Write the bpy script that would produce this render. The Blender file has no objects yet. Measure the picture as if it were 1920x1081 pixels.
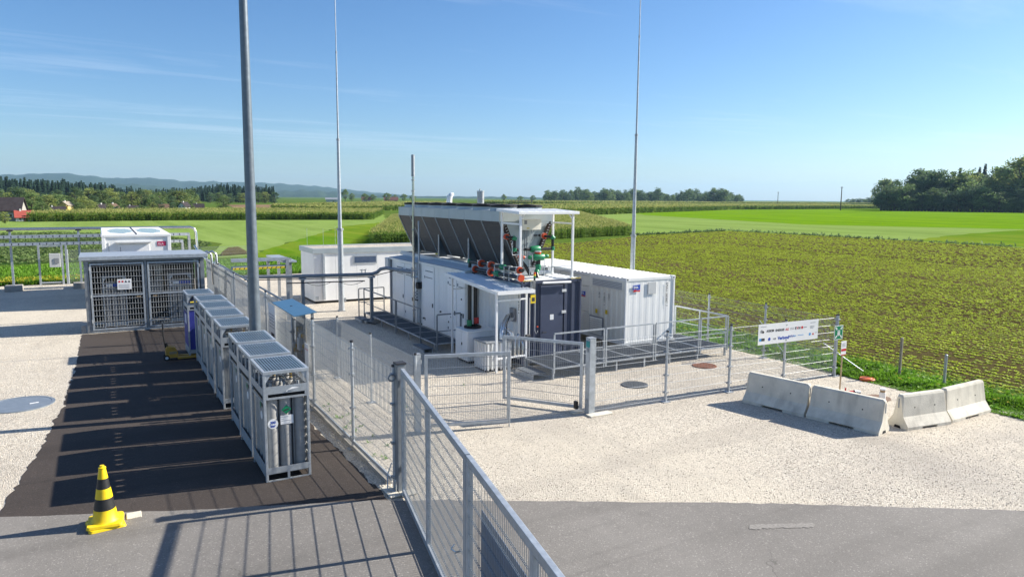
import bpy, bmesh, math, random
import numpy as np
from mathutils import Vector, Matrix
S = bpy.context.scene
COL = S.collection
rad = math.radians
# ------------------------------------------------------------------ camera
YAW, PITCH, ROLL, CAMH = rad(29.9), rad(7.2), rad(0.5), 5.0
fw = Vector((math.sin(YAW)*math.cos(PITCH), math.cos(YAW)*math.cos(PITCH), -math.sin(PITCH)))
rt = Vector((math.cos(YAW), -math.sin(YAW), 0)); up = rt.cross(fw)
r2 = rt*math.cos(ROLL)+up*math.sin(ROLL); u2 = -rt*math.sin(ROLL)+up*math.cos(ROLL)
cd = bpy.data.cameras.new('camera'); cam = bpy.data.objects.new('camera', cd); COL.objects.link(cam)
cam.matrix_world = Matrix(((r2.x, u2.x, -fw.x, 0), (r2.y, u2.y, -fw.y, 0), (r2.z, u2.z, -fw.z, CAMH), (0, 0, 0, 1)))
cd.sensor_width = 36; cd.lens = 1340*36/1920; cd.clip_start = .1; cd.clip_end = 60000
S.camera = cam
# ------------------------------------------------------------------ world, sun, exposure
SUN_EL = rad(31.0)
SUN_AZ = math.atan2(1.0, -0.2)          # clockwise from +Y
w = bpy.data.worlds.new('World'); S.world = w; w.use_nodes = True
nt = w.node_tree; N = nt.nodes; L = nt.links; N.clear()
def nn(tree, typ, **kw):
    n = tree.nodes.new(typ)
    for k, v in kw.items(): setattr(n, k, v)
    return n
out = nn(nt, 'ShaderNodeOutputWorld'); bg = nn(nt, 'ShaderNodeBackground'); sky = nn(nt, 'ShaderNodeTexSky')
sky.sky_type = 'NISHITA'; sky.sun_disc = False; sky.sun_elevation = SUN_EL; sky.sun_rotation = SUN_AZ
sky.altitude = 300; sky.air_density = 1.0; sky.dust_density = 0.7; sky.ozone_density = 3.0
bg.inputs['Strength'].default_value = 0.066
tc = nn(nt, 'ShaderNodeTexCoord'); sep = nn(nt, 'ShaderNodeSeparateXYZ'); L.new(tc.outputs['Generated'], sep.inputs[0])
# thin cirrus: direction projected on a high plane, stretched along one bearing
mz = nn(nt, 'ShaderNodeMath', operation='MAXIMUM'); mz.inputs[1].default_value = .03; L.new(sep.outputs['Z'], mz.inputs[0])
dv = nn(nt, 'ShaderNodeVectorMath', operation='DIVIDE'); cmb = nn(nt, 'ShaderNodeCombineXYZ')
for i in range(3): L.new(mz.outputs[0], cmb.inputs[i])
L.new(tc.outputs['Generated'], dv.inputs[0]); L.new(cmb.outputs[0], dv.inputs[1])
mp = nn(nt, 'ShaderNodeMapping'); mp.inputs['Rotation'].default_value = (0, 0, rad(60)); mp.inputs['Scale'].default_value = (.1, .45, 1); mp.inputs['Location'].default_value = (5.5, 2.2, 0)
L.new(dv.outputs[0], mp.inputs['Vector'])
nz = nn(nt, 'ShaderNodeTexNoise'); nz.inputs['Scale'].default_value = 1.6; nz.inputs['Detail'].default_value = 7; nz.inputs['Roughness'].default_value = .62; nz.inputs['Distortion'].default_value = .5
L.new(mp.outputs[0], nz.inputs['Vector'])
rmp = nn(nt, 'ShaderNodeMapRange'); rmp.inputs['From Min'].default_value = .52; rmp.inputs['From Max'].default_value = .86; L.new(nz.outputs['Fac'], rmp.inputs['Value'])
fad = nn(nt, 'ShaderNodeMapRange'); fad.inputs['From Min'].default_value = .02; fad.inputs['From Max'].default_value = .1; L.new(sep.outputs['Z'], fad.inputs['Value'])
ml = nn(nt, 'ShaderNodeMath', operation='MULTIPLY'); L.new(rmp.outputs[0], ml.inputs[0]); L.new(fad.outputs[0], ml.inputs[1])
ml2 = nn(nt, 'ShaderNodeMath', operation='MULTIPLY'); L.new(ml.outputs[0], ml2.inputs[0]); ml2.inputs[1].default_value = .34
hs = nn(nt, 'ShaderNodeHueSaturation'); hs.inputs['Saturation'].default_value = 1.16; L.new(sky.outputs[0], hs.inputs['Color'])
mx = nn(nt, 'ShaderNodeMix', data_type='RGBA'); L.new(ml2.outputs[0], mx.inputs['Factor']); tn = nn(nt, 'ShaderNodeMix', data_type='RGBA'); tn.blend_type = 'MULTIPLY'; tn.inputs['Factor'].default_value = 1; tn.inputs['B'].default_value = (.86, .98, 1.12, 1); L.new(hs.outputs[0], tn.inputs['A']); L.new(tn.outputs['Result'], mx.inputs['A']); mx.inputs['B'].default_value = (9, 9.6, 10.4, 1)
L.new(mx.outputs['Result'], bg.inputs['Color']); L.new(bg.outputs[0], out.inputs[0])
sd = bpy.data.lights.new('sun', 'SUN'); sd.energy = 4.9; sd.angle = rad(.53); sd.color = (1, .94, .83)
sun = bpy.data.objects.new('sun', sd); COL.objects.link(sun)
sv = Vector((math.sin(SUN_AZ)*math.cos(SUN_EL), math.cos(SUN_AZ)*math.cos(SUN_EL), math.sin(SUN_EL)))
sun.rotation_euler = sv.to_track_quat('Z', 'Y').to_euler(); sun.location = sv*60
vs = S.view_settings; vs.view_transform = 'Standard'; vs.look = 'None'; vs.exposure = 1.05; vs.gamma = 1.0; vs.use_curve_mapping = False
S.render.engine = 'CYCLES'
# ------------------------------------------------------------------ materials
MATS = {}
def mat(name, col, rough=.6, metal=0, var=.12, vs_=3.0, bump=0, bs=60, spec=.5, dirt=0, alpha=1, trans=0):
    """plain procedural material: noise-mottled colour, roughness variation, fine relief"""
    m = bpy.data.materials.new(name); m.use_nodes = True; t = m.node_tree; b = t.nodes['Principled BSDF']
    g = nn(t, 'ShaderNodeNewGeometry'); n = nn(t, 'ShaderNodeTexNoise'); n.inputs['Scale'].default_value = vs_; n.inputs['Detail'].default_value = 6; n.inputs['Roughness'].default_value = .62
    t.links.new(g.outputs['Position'], n.inputs['Vector'])
    r = nn(t, 'ShaderNodeValToRGB'); c = Vector(col)
    r.color_ramp.elements[0].position = .3; r.color_ramp.elements[1].position = .7
    r.color_ramp.elements[0].color = (*[max(0, x*(1-var)) for x in c], 1); r.color_ramp.elements[1].color = (*[min(1, x*(1+var)) for x in c], 1)
    t.links.new(n.outputs['Fac'], r.inputs[0]); src = r.outputs[0]
    if dirt:
        n2 = nn(t, 'ShaderNodeTexNoise'); n2.inputs['Scale'].default_value = vs_*.5; n2.inputs['Detail'].default_value = 9
        mpn = nn(t, 'ShaderNodeMapping'); mpn.inputs['Scale'].default_value = (3, 3, .35); t.links.new(g.outputs['Position'], mpn.inputs[0]); t.links.new(mpn.outputs[0], n2.inputs['Vector'])
        mr = nn(t, 'ShaderNodeMapRange'); mr.inputs['From Min'].default_value = .5; mr.inputs['From Max'].default_value = .78; mr.inputs['To Max'].default_value = dirt; t.links.new(n2.outputs['Fac'], mr.inputs[0])
        mx_ = nn(t, 'ShaderNodeMix', data_type='RGBA'); t.links.new(mr.outputs[0], mx_.inputs['Factor']); t.links.new(src, mx_.inputs['A']); mx_.inputs['B'].default_value = (.22, .19, .15, 1); src = mx_.outputs['Result']
    t.links.new(src, b.inputs['Base Color'])
    rr = nn(t, 'ShaderNodeMapRange'); rr.inputs['To Min'].default_value = max(.03, rough-.1); rr.inputs['To Max'].default_value = min(1, rough+.1); t.links.new(n.outputs['Fac'], rr.inputs[0]); t.links.new(rr.outputs[0], b.inputs['Roughness'])
    b.inputs['Metallic'].default_value = metal; b.inputs['Specular IOR Level'].default_value = spec
    b.inputs['Alpha'].default_value = alpha; b.inputs['Transmission Weight'].default_value = trans
    if bump:
        nb = nn(t, 'ShaderNodeTexNoise'); nb.inputs['Scale'].default_value = bs; nb.inputs['Detail'].default_value = 4; t.links.new(g.outputs['Position'], nb.inputs['Vector'])
        bp = nn(t, 'ShaderNodeBump'); bp.inputs['Strength'].default_value = bump; bp.inputs['Distance'].default_value = .02; t.links.new(nb.outputs['Fac'], bp.inputs['Height']); t.links.new(bp.outputs[0], b.inputs['Normal'])
    MATS[name] = m; return m
def foliage(name, col, var=.45, vs_=1.0, trans=.4):
    m = mat(name, col, .65, var=var, vs_=vs_, spec=.25); t = m.node_tree; b = t.nodes['Principled BSDF']; o = t.nodes['Material Output']
    tr = nn(t, 'ShaderNodeBsdfTranslucent'); src = b.inputs['Base Color'].links[0].from_socket; t.links.new(src, tr.inputs['Color'])
    mx = nn(t, 'ShaderNodeMixShader'); mx.inputs[0].default_value = trans; t.links.new(b.outputs[0], mx.inputs[1]); t.links.new(tr.outputs[0], mx.inputs[2]); t.links.new(mx.outputs[0], o.inputs['Surface'])
def ramp(t, src, stops):
    r = nn(t, 'ShaderNodeValToRGB'); e = r.color_ramp.elements
    while len(e) < len(stops): e.new(.5)
    for i, (p, c) in enumerate(stops): e[i].position = p; e[i].color = (*c, 1)
    t.links.new(src, r.inputs[0]); return r.outputs[0]
def noise(t, vec, sc, det=5, rough=.6, scale3=None, rot=0):
    n = nn(t, 'ShaderNodeTexNoise'); n.inputs['Scale'].default_value = sc; n.inputs['Detail'].default_value = det; n.inputs['Roughness'].default_value = rough
    if scale3:
        mpn = nn(t, 'ShaderNodeMapping'); mpn.inputs['Scale'].default_value = scale3; mpn.inputs['Rotation'].default_value = (0, 0, rot); t.links.new(vec, mpn.inputs[0]); vec = mpn.outputs[0]
    t.links.new(vec, n.inputs['Vector']); return n.outputs['Fac']
def mixc(t, fac, a, b, mode='MIX'):
    m = nn(t, 'ShaderNodeMix', data_type='RGBA'); m.blend_type = mode
    for v, k in ((fac, 'Factor'), (a, 'A'), (b, 'B')):
        if hasattr(v, 'links'): t.links.new(v, m.inputs[k])
        else: m.inputs[k].default_value = v if k == 'Factor' else (*v, 1)
    return m.outputs['Result']
def rng(t, src, a, b, c=0, d=1):
    m = nn(t, 'ShaderNodeMapRange')
    for k, v in zip(('From Min', 'From Max', 'To Min', 'To Max'), (a, b, c, d)): m.inputs[k].default_value = v
    t.links.new(src, m.inputs[0]); return m.outputs[0]
def base(name, rough=.9, spec=.3):
    m = bpy.data.materials.new(name); m.use_nodes = True; t = m.node_tree; b = t.nodes['Principled BSDF']
    b.inputs['Roughness'].default_value = rough; b.inputs['Specular IOR Level'].default_value = spec
    g = nn(t, 'ShaderNodeNewGeometry'); MATS[name] = m; return m, t, b, g.outputs['Position']
def bumpit(t, b, h, st, dist=.03):
    bp = nn(t, 'ShaderNodeBump'); bp.inputs['Strength'].default_value = st; bp.inputs['Distance'].default_value = dist; t.links.new(h, bp.inputs['Height']); t.links.new(bp.outputs[0], b.inputs['Normal'])
# gravel
m, t, b, P = base('gravel', .95, .2)
v = nn(t, 'ShaderNodeTexVoronoi'); v.inputs['Scale'].default_value = 52; t.links.new(P, v.inputs['Vector'])
sp = nn(t, 'ShaderNodeSeparateColor'); t.links.new(v.outputs['Color'], sp.inputs[0])
c1 = ramp(t, sp.outputs[0], [(0, (.18, .155, .125)), (.14, (.42, .37, .305)), (.5, (.59, .525, .43)), (.85, (.68, .615, .515)), (1, (.79, .74, .65))])
c2 = mixc(t, rng(t, noise(t, P, .35, 6, .65, (1, .45, 1), .5), .45, .66, 0, .55), c1, (.36, .325, .285))
c2 = mixc(t, rng(t, noise(t, P, .16, 5, .55, (1, .6, 1), -.6), .46, .62, 0, .4), c2, (.70, .62, .49)); c3 = mixc(t, rng(t, noise(t, P, 1.1, 6, .7, (1, .3, 1), .54), .54, .70, 0, .5), c2, (.36, .32, .27))
c3 = mixc(t, rng(t, noise(t, P, .9, 4, .55, (.07, 1, 1), rad(31)), .54, .66, 0, .28), c3, (.38, .335, .28)); t.links.new(c3, b.inputs['Base Color']); bumpit(t, b, v.outputs['Distance'], .7, -.025)
def asphalt(name, lo, hi, sc=90, stain=(.0, .0, .0), worn=.25):
    m, t, b, P = base(name, .85, .35)
    n1 = noise(t, P, sc*.45, 5, .8); n2 = noise(t, P, .45, 7, .6, (1, .5, 1), .6); n3 = noise(t, P, 4, 6)
    c = ramp(t, n1, [(.3, lo), (.7, hi)])
    c = mixc(t, rng(t, n2, .42, .7, 0, worn), c, tuple(x*1.5 for x in hi)); c = mixc(t, rng(t, n3, .55, .8, 0, .3), c, tuple(x*.6 for x in lo))
    v = nn(t, 'ShaderNodeTexVoronoi'); v.inputs['Scale'].default_value = 55; t.links.new(P, v.inputs['Vector']); sp = nn(t, 'ShaderNodeSeparateColor'); t.links.new(v.outputs['Color'], sp.inputs[0])
    c = mixc(t, rng(t, sp.outputs[0], .9, 1, 0, .5), c, tuple(x*1.9 for x in hi))
    c = mixc(t, rng(t, noise(t, P, .8, 4, .55, (.05, 1, 1), rad(31)), .5, .64, 0, .35), c, tuple(x*.72 for x in lo)); c = mixc(t, rng(t, noise(t, P, 2.2, 3, .5, (.03, 1, 1), rad(29)), .6, .7, 0, .3), c, tuple(x*.6 for x in lo))
    vc = nn(t, 'ShaderNodeTexVoronoi'); vc.feature = 'DISTANCE_TO_EDGE'; vc.inputs['Scale'].default_value = .42; dn = nn(t, 'ShaderNodeTexNoise'); dn.inputs['Scale'].default_value = 1.4; dn.inputs['Detail'].default_value = 6; t.links.new(P, dn.inputs['Vector'])
    vm = nn(t, 'ShaderNodeVectorMath', operation='ADD'); t.links.new(P, vm.inputs[0]); t.links.new(dn.outputs['Color'], vm.inputs[1]); t.links.new(vm.outputs[0], vc.inputs['Vector'])
    ck = nn(t, 'ShaderNodeMath', operation='MULTIPLY'); t.links.new(rng(t, vc.outputs['Distance'], .0, .006, .55, 0), ck.inputs[0]); t.links.new(rng(t, noise(t, P, .3, 3), .5, .6), ck.inputs[1])
    c = mixc(t, ck.outputs[0], c, tuple(x*.35 for x in lo)); c = mixc(t, rng(t, noise(t, P, 1.3, 8, .7), .55, .75, 0, .28), c, tuple(x*.7 for x in lo))
    t.links.new(c, b.inputs['Base Color']); bumpit(t, b, n1, .5, .012)
asphalt('road_asphalt', (.15, .138, .125), (.222, .206, .188))
asphalt('new_asphalt', (.032, .025, .021), (.064, .051, .044), worn=.25)
# field and grass surfaces
def field(name, stops, sc=1.2, st3=(1, 1, 1), rot=0, fine=14, patch=None, bump=.6):
    m, t, b, P = base(name, 1.0, .0)
    n1 = noise(t, P, sc, 8, .68, st3, rot); n2 = noise(t, P, fine, 4, .7); n3 = noise(t, P, .035, 5, .6)
    s = nn(t, 'ShaderNodeMath', operation='MULTIPLY_ADD'); t.links.new(n1, s.inputs[0]); s.inputs[1].default_value = .6
    s2 = nn(t, 'ShaderNodeMath', operation='MULTIPLY'); t.links.new(n2, s2.inputs[0]); s2.inputs[1].default_value = .4; t.links.new(s2.outputs[0], s.inputs[2])
    c = ramp(t, s.outputs[0], stops)
    n4 = noise(t, P, .09, 6, .65, (1, .22, 1), rad(-35)); c = mixc(t, rng(t, n4, .46, .62, 0, .6), c, tuple(.75*x for x in stops[0][1])); n5 = noise(t, P, .35, 3, .5, (1, .012, 1), rad(-28)); c = mixc(t, rng(t, n5, .5, .62, 0, .3), c, tuple(1.12*x for x in stops[-1][1]))
    if patch: c = mixc(t, rng(t, n3, .42, .62, 0, patch[1]), c, patch[0])
    t.links.new(c, b.inputs['Base Color']); bumpit(t, b, n2, bump, .08)
    return m
field('ground_grass', [(.3, (.045, .085, .012)), (.55, (.085, .15, .022)), (.75, (.13, .19, .04))], patch=((.12, .15, .04), .5))
field('meadow_light', [(.3, (.15, .23, .05)), (.55, (.20, .29, .07)), (.75, (.25, .33, .10))], .5, (1, .15, 1), rad(-50), patch=((.22, .30, .08), .6))
field('meadow_vivid', [(.3, (.07, .17, .003)), (.55, (.15, .28, .006)), (.75, (.25, .33, .015))], .5, (.2, 1, 1), rad(35), patch=((.13, .24, .015), .6))
field('strip_vivid', [(.3, (.055, .15, .008)), (.5, (.10, .21, .012)), (.72, (.21, .24, .03))], .22, (1, .22, 1), rad(-28), patch=((.2, .23, .03), .7))
field('leafy_crop', [(.32, (.018, .05, .010)), (.5, (.05, .11, .022)), (.68, (.10, .18, .045))], 3, bump=1)
field('verge_base', [(.3, (.06, .12, .015)), (.55, (.11, .20, .025)), (.75, (.16, .24, .045))])
field('stubble', [(.3, (.16, .10, .06)), (.6, (.24, .16, .10)), (.8, (.28, .20, .13))], 1, patch=((.2, .15, .08), .5))
field('crop_soil', [(.3, (.06, .047, .022)), (.5, (.105, .085, .036)), (.75, (.15, .13, .055))], 3.5, bump=1)
field('corn_mass', [(.3, (.07, .12, .015)), (.5, (.17, .215, .04)), (.7, (.27, .28, .08))], 2.5, bump=1)
field('hill_wood', [(.35, (.018, .035, .015)), (.55, (.03, .055, .02)), (.68, (.12, .15, .07))], .004, fine=.02, bump=0)
foliage('corn_leaf', (.13, .215, .03), .45, 1.5); foliage('corn_tassel', (.38, .38, .12), .3, 1)
foliage('crop_leaf', (.37, .46, .04), .45, .9); foliage('verge_grass', (.15, .30, .025), .45, 1.3); foliage('verge_flower', (.50, .43, .04), .3)
foliage('leaf_dark', (.11, .17, .075), .5, .25, .5); foliage('leaf_mid', (.17, .24, .08), .5, .2, .5); foliage('leaf_warm', (.25, .29, .085), .45, .2, .5)
foliage('needle', (.038, .078, .045), .4, .3); mat('bark', (.07, .055, .04), .9, var=.3)
# object materials
mat('galv', (.44, .475, .51), .45, .5, .16, 9, .1, 40); mat('galv_dull', (.36, .38, .40), .55, .55, .2, 12, .15, 30); mat('steel_post', (.24, .26, .28), .5, .45, .18, 6)
mat('slat_blue', (.20, .27, .33), .45, .5, .12, 6); mat('lamp_steel', (.15, .18, .21), .42, .4, .15, 8); mat('gate_wire', (.20, .23, .26), .5, .4, .1, 5); mat('wire', (.34, .36, .38), .5, .4, .1, 5); mat('inox', (.55, .55, .54), .22, .95, .08, 6)
mat('white', (.83, .83, .81), .45, 0, .03, 2, dirt=.16); mat('white_clean', (.85, .85, .84), .4, 0, .02, 2); mat('cream', (.80, .78, .70), .45, 0, .04, 2, dirt=.12)
mat('panel_white', (.80, .80, .79), .5, 0, .04, 1.5, dirt=.16); mat('roof_white', (.78, .77, .74), .5, 0, .05, 2, dirt=.12); mat('grey_white', (.55, .56, .56), .5, 0, .06, 2)
mat('navy', (.046, .058, .10), .5, 0, .15, 3, dirt=.05); mat('navy_door', (.05, .063, .11), .45, 0, .12, 3); mat('grating', (.16, .18, .205), .6, .5, .2, 10)
mat('cyl_grey', (.33, .325, .315), .5, 0, .14, 7, dirt=.15); mat('cyl_blue', (.035, .045, .28), .45, 0, .12, 5); mat('black', (.012, .012, .013), .5, 0, .2, 5); mat('rubber', (.02, .02, .02), .75, 0, .2, 5)
mat('cone_yellow', (.80, .56, .004), .5, 0, .1, 9, dirt=.2); mat('cone_black', (.015, .015, .016), .5, 0, .2, 9); mat('truck_yellow', (.55, .30, .04), .5, 0, .2, 9, dirt=.3)
mat('concrete', (.64, .595, .50), .85, 0, .14, 3, .4, 45, dirt=.5); mat('chalk', (.228, .212, .193), .9, 0, .3, 30); mat('concrete_dull', (.33, .31, .28), .9, 0, .15, 4, .4, 40, dirt=.4); mat('slot', (.006, .006, .007), .9)
mat('pipe_black', (.011, .011, .012), .4, 0, .2, 6); mat('green_fit', (.012, .21, .09), .4, 0, .1, 6); mat('orange_fit', (.62, .075, .02), .45, 0, .1, 6); mat('coil', (.115, .11, .105), .6, .35, .18, 5); mat('cooler_panel', (.40, .45, .47), .5, .35, .07, 2); mat('support_blue', (.13, .17, .20), .5, .4, .1, 3)
mat('header_brown', (.055, .038, .032), .5, .3, .2, 8); mat('fan_black', (.014, .014, .015), .5, .1, .15, 6); mat('blue_roof', (.075, .18, .29), .35, .35, .07, 4); mat('roof_sheet', (.62, .66, .69), .45, 0, .04, 3)
mat('sign_white', (.80, .80, .80), .45, 0, .02, 3); mat('sign_red', (.55, .02, .03), .45, 0, .05); mat('sign_green', (.0, .20, .09), .4, 0, .05); mat('sign_blue', (.02, .07, .42), .4, 0, .05); mat('ink', (.03, .03, .035), .6, 0, .05); mat('ink_grey', (.25, .26, .28), .6); mat('sign_yellow', (.75, .55, .02), .5); mat('ink_cyan', (.05, .28, .6), .5); mat('sheet_back', (.22, .27, .36), .5, .5, .08)
mat('polycarb', (.72, .76, .76), .25, 0, .05, 3, alpha=.2); mat('puddle', (.25, .29, .32), .03, 0, .02, 1); mat('rust', (.24, .10, .055), .85, 0, .35, 14, .4, 50); mat('cast_iron', (.13, .14, .15), .55, .6, .2, 20, .3, 60); mat('steel_cover', (.30, .34, .38), .5, .6, .1, 8); mat('red_paint', (.45, .02, .02), .45, 0, .15); mat('orange_plastic', (.62, .13, .03), .5, 0, .12); mat('wood', (.36, .26, .15), .8, 0, .25, 12); mat('wood_grey', (.27, .23, .18), .85, 0, .25, 10); mat('brass', (.42, .30, .10), .35, .8, .2, 9); mat('foil', (.62, .63, .64), .25, .9, .25, 25, .5, 40); mat('brown_patch', (.20, .125, .085), .9, 0, .4, 14, .5, 40); mat('dark_panel', (.035, .038, .042), .5, 0, .2, 5); mat('cardboard', (.42, .20, .08), .8); mat('hut_red', (.42, .02, .09), .5)
mat('render_white', (.70, .68, .64), .8, 0, .05); mat('render_yellow', (.72, .52, .16), .8, 0, .08); mat('roof_red', (.34, .065, .045), .8, 0, .15, 1.5); mat('roof_brown', (.14, .06, .045), .8, 0, .15, 1.5); mat('roof_dark', (.05, .042, .045), .95, spec=.1, var=.2, vs_=1.5); mat('wood_dark', (.10, .06, .035), .8, 0, .2); mat('window_dark', (.02, .025, .03), .15); mat('turq', (.02, .28, .28), .5)
M = MATS
# ------------------------------------------------------------------ helpers
def V(*a): return Vector(a)
class MB:
    def __init__(s): s.v = []; s.f = []
    def add(s, vs, fs):
        o = len(s.v); s.v += [tuple(x) for x in vs]; s.f += [tuple(o+i for i in f) for f in fs]; return s
    def box(s, x0, x1, y0, y1, z0, z1):
        return s.add([(x0, y0, z0), (x1, y0, z0), (x1, y1, z0), (x0, y1, z0), (x0, y0, z1), (x1, y0, z1), (x1, y1, z1), (x0, y1, z1)],
                     [(0, 3, 2, 1), (4, 5, 6, 7), (0, 1, 5, 4), (1, 2, 6, 5), (2, 3, 7, 6), (3, 0, 4, 7)])
    def bar(s, p, q, w_, h=None, upv=(0, 0, 1)):
        h = h or w_; p = Vector(p); q = Vector(q); d = (q-p).normalized(); u = Vector(upv)
        if abs(d.dot(u)) > .98: u = Vector((0, 1, 0)) if abs(d.y) < .9 else Vector((1, 0, 0))
        a = d.cross(u).normalized()*w_/2; c = a.cross(d).normalized()*h/2
        vs = [x+i*a+j*c for x in (p, q) for i, j in ((-1, -1), (1, -1), (1, 1), (-1, 1))]
        return s.add(vs, [(0, 1, 2, 3), (7, 6, 5, 4), (0, 4, 5, 1), (1, 5, 6, 2), (2, 6, 7, 3), (3, 7, 4, 0)])
    def tube(s, pts, r, n=10, cap=True):
        pts = [Vector(p) for p in pts]; k = len(pts); rs = r if isinstance(r, (list, tuple)) else [r]*k
        o = len(s.v); prev = None
        for i, p in enumerate(pts):
            d = (pts[min(i+1, k-1)]-pts[max(i-1, 0)]).normalized()
            if prev is None:
                u = Vector((0, 0, 1)) if abs(d.z) < .9 else Vector((1, 0, 0)); a = d.cross(u).normalized()
            else: a = (prev-d*prev.dot(d)).normalized()
            prev = a; c = d.cross(a)
            s.v += [tuple(p+(a*math.cos(6.28318*j/n)+c*math.sin(6.28318*j/n))*rs[i]) for j in range(n)]
        for i in range(k-1):
            for j in range(n):
                j2 = (j+1) % n; s.f.append((o+i*n+j, o+i*n+j2, o+(i+1)*n+j2, o+(i+1)*n+j))
        if cap: s.f.append(tuple(o+j for j in range(n-1, -1, -1))); s.f.append(tuple(o+(k-1)*n+j for j in range(n)))
        return s
    def lathe(s, prof, c=(0, 0, 0), n=20, cap=True):
        return s.tube([(c[0], c[1], c[2]+z) for r, z in prof], [max(r, .0005) for r, z in prof], n, cap) if all(prof[i][1] < prof[i+1][1] for i in range(len(prof)-1)) else s._lathe(prof, c, n)
    def _lathe(s, prof, c, n):
        o = len(s.v)
        for r, z in prof: s.v += [(c[0]+r*math.cos(6.28318*j/n), c[1]+r*math.sin(6.28318*j/n), c[2]+z) for j in range(n)]
        for i in range(len(prof)-1):
            for j in range(n):
                j2 = (j+1) % n; s.f.append((o+i*n+j, o+i*n+j2, o+(i+1)*n+j2, o+(i+1)*n+j))
        s.f.append(tuple(o+j for j in range(n-1, -1, -1))); s.f.append(tuple(o+(len(prof)-1)*n+j for j in range(n))); return s
    def prism(s, poly, fn0, fn1):
        n = len(poly); vs = [fn0(*p) for p in poly]+[fn1(*p) for p in poly]
        return s.add(vs, [tuple(range(n-1, -1, -1)), tuple(range(n, 2*n))]+[(i, (i+1) % n, n+(i+1) % n, n+i) for i in range(n)])
    def wire(s, p, q, r):
        p = Vector(p); q = Vector(q); d = (q-p).normalized(); u = Vector((0, 0, 1)) if abs(d.z) < .9 else Vector((1, 0, 0)); a = d.cross(u).normalized()*r; c = a.cross(d).normalized()*r
        return s.add([x+k for x in (p, q) for k in (a, c, -a, -c)], [(0, 1, 5, 4), (1, 2, 6, 5), (2, 3, 7, 6), (3, 0, 4, 7)])
    def mesh(s, p, q, z0, z1, dv=.05, dh=.2, r=.0033, rh=.0028):
        """double-rod mat: single verticals between paired horizontals, plane from p to q"""
        p = Vector((p[0], p[1], 0)); q = Vector((q[0], q[1], 0)); d = q-p; n = max(2, int(d.length/dv)); nrm = Vector((d.y, -d.x, 0)).normalized()*(r+rh)
        for i in range(n+1):
            a = p+d*(i/n); s.wire((a.x, a.y, z0-.02), (a.x, a.y, z1+.02), r)
        k = max(1, round((z1-z0)/dh))
        for i in range(k+1):
            z = z0+(z1-z0)*i/k
            for sg in (-1, 1): s.wire((p.x+nrm.x*sg, p.y+nrm.y*sg, z), (q.x+nrm.x*sg, q.y+nrm.y*sg, z), rh)
        return s
    def build(s, name, m, parent=None, smooth=False, bevel=0, kind=None, label=None):
        off = Vector((0, 0, 0)) if parent is None else ORG[root_of(parent)]
        me = bpy.data.meshes.new(name); me.from_pydata([(x-off.x, y-off.y, z-off.z) for x, y, z in s.v], [], s.f); me.update()
        if smooth: me.shade_smooth(); me.set_sharp_from_angle(angle=rad(40))
        me.materials.append(M[m] if isinstance(m, str) else m)
        o = bpy.data.objects.new(name, me); COL.objects.link(o); o.parent = parent
        if bevel:
            bv = o.modifiers.new('edge', 'BEVEL'); bv.width = bevel; bv.segments = 2; bv.limit_method = 'ANGLE'
        if kind: o['kind'] = kind
        if label: o['label'] = label
        if parent is None: ORG[o] = Vector((0, 0, 0))
        return o
ORG = {}
def root_of(o):
    while o.parent: o = o.parent
    return o
def thing(name, label, cat, loc=(0, 0, 0), group=None):
    o = bpy.data.objects.new(name, None); COL.objects.link(o); o.location = loc; o.empty_display_size = .2
    o['label'] = label; o['category'] = cat
    if group: o['group'] = group
    ORG[o] = Vector(loc); return o
def tag(o, label, cat, group=None):
    o['label'] = label; o['category'] = cat
    if group: o['group'] = group
    return o
def copy_tree(o, loc, rz=0, label=None, sc=None, parent=None):
    c = o.copy(); COL.objects.link(c); c.parent = parent
    if parent is None:
        c.location = loc; c.rotation_euler = (0, 0, rz)
        if label: c['label'] = label
        if sc: c.scale = sc if isinstance(sc, (tuple, list)) else (sc, sc, sc)
    for ch in list(o.children): copy_tree(ch, None, parent=c)
    return c
def text(body, size, loc, xd, ud, m, parent, ext=.002, name='lettering', align='LEFT', sx=1, bold=0):
    cu = bpy.data.curves.new('txt', 'FONT'); cu.body = body; cu.size = size; cu.extrude = ext; cu.align_x = align; cu.offset = bold; cu.resolution_u = 3
    o = bpy.data.objects.new('txt', cu); COL.objects.link(o); dg = bpy.context.evaluated_depsgraph_get(); dg.update()
    me = bpy.data.meshes.new_from_object(o.evaluated_get(dg)); bpy.data.objects.remove(o); bpy.data.curves.remove(cu)
    xd = Vector(xd).normalized(); ud = Vector(ud).normalized(); nd = xd.cross(ud); l = Vector(loc)-ORG[root_of(parent)]
    me.transform(Matrix(((xd.x*sx, ud.x, nd.x, l.x), (xd.y*sx, ud.y, nd.y, l.y), (xd.z*sx, ud.z, nd.z, l.z), (0, 0, 0, 1))))
    me.materials.clear(); me.materials.append(M[m]); ob = bpy.data.objects.new(name, me); COL.objects.link(ob); ob.parent = parent; ob['kind'] = 'stuff'; return ob
def arc(c, r, a0, a1, n, fn):
    return [fn(c[0]+r*math.cos(a0+(a1-a0)*i/n), c[1]+r*math.sin(a0+(a1-a0)*i/n)) for i in range(n+1)]
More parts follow.
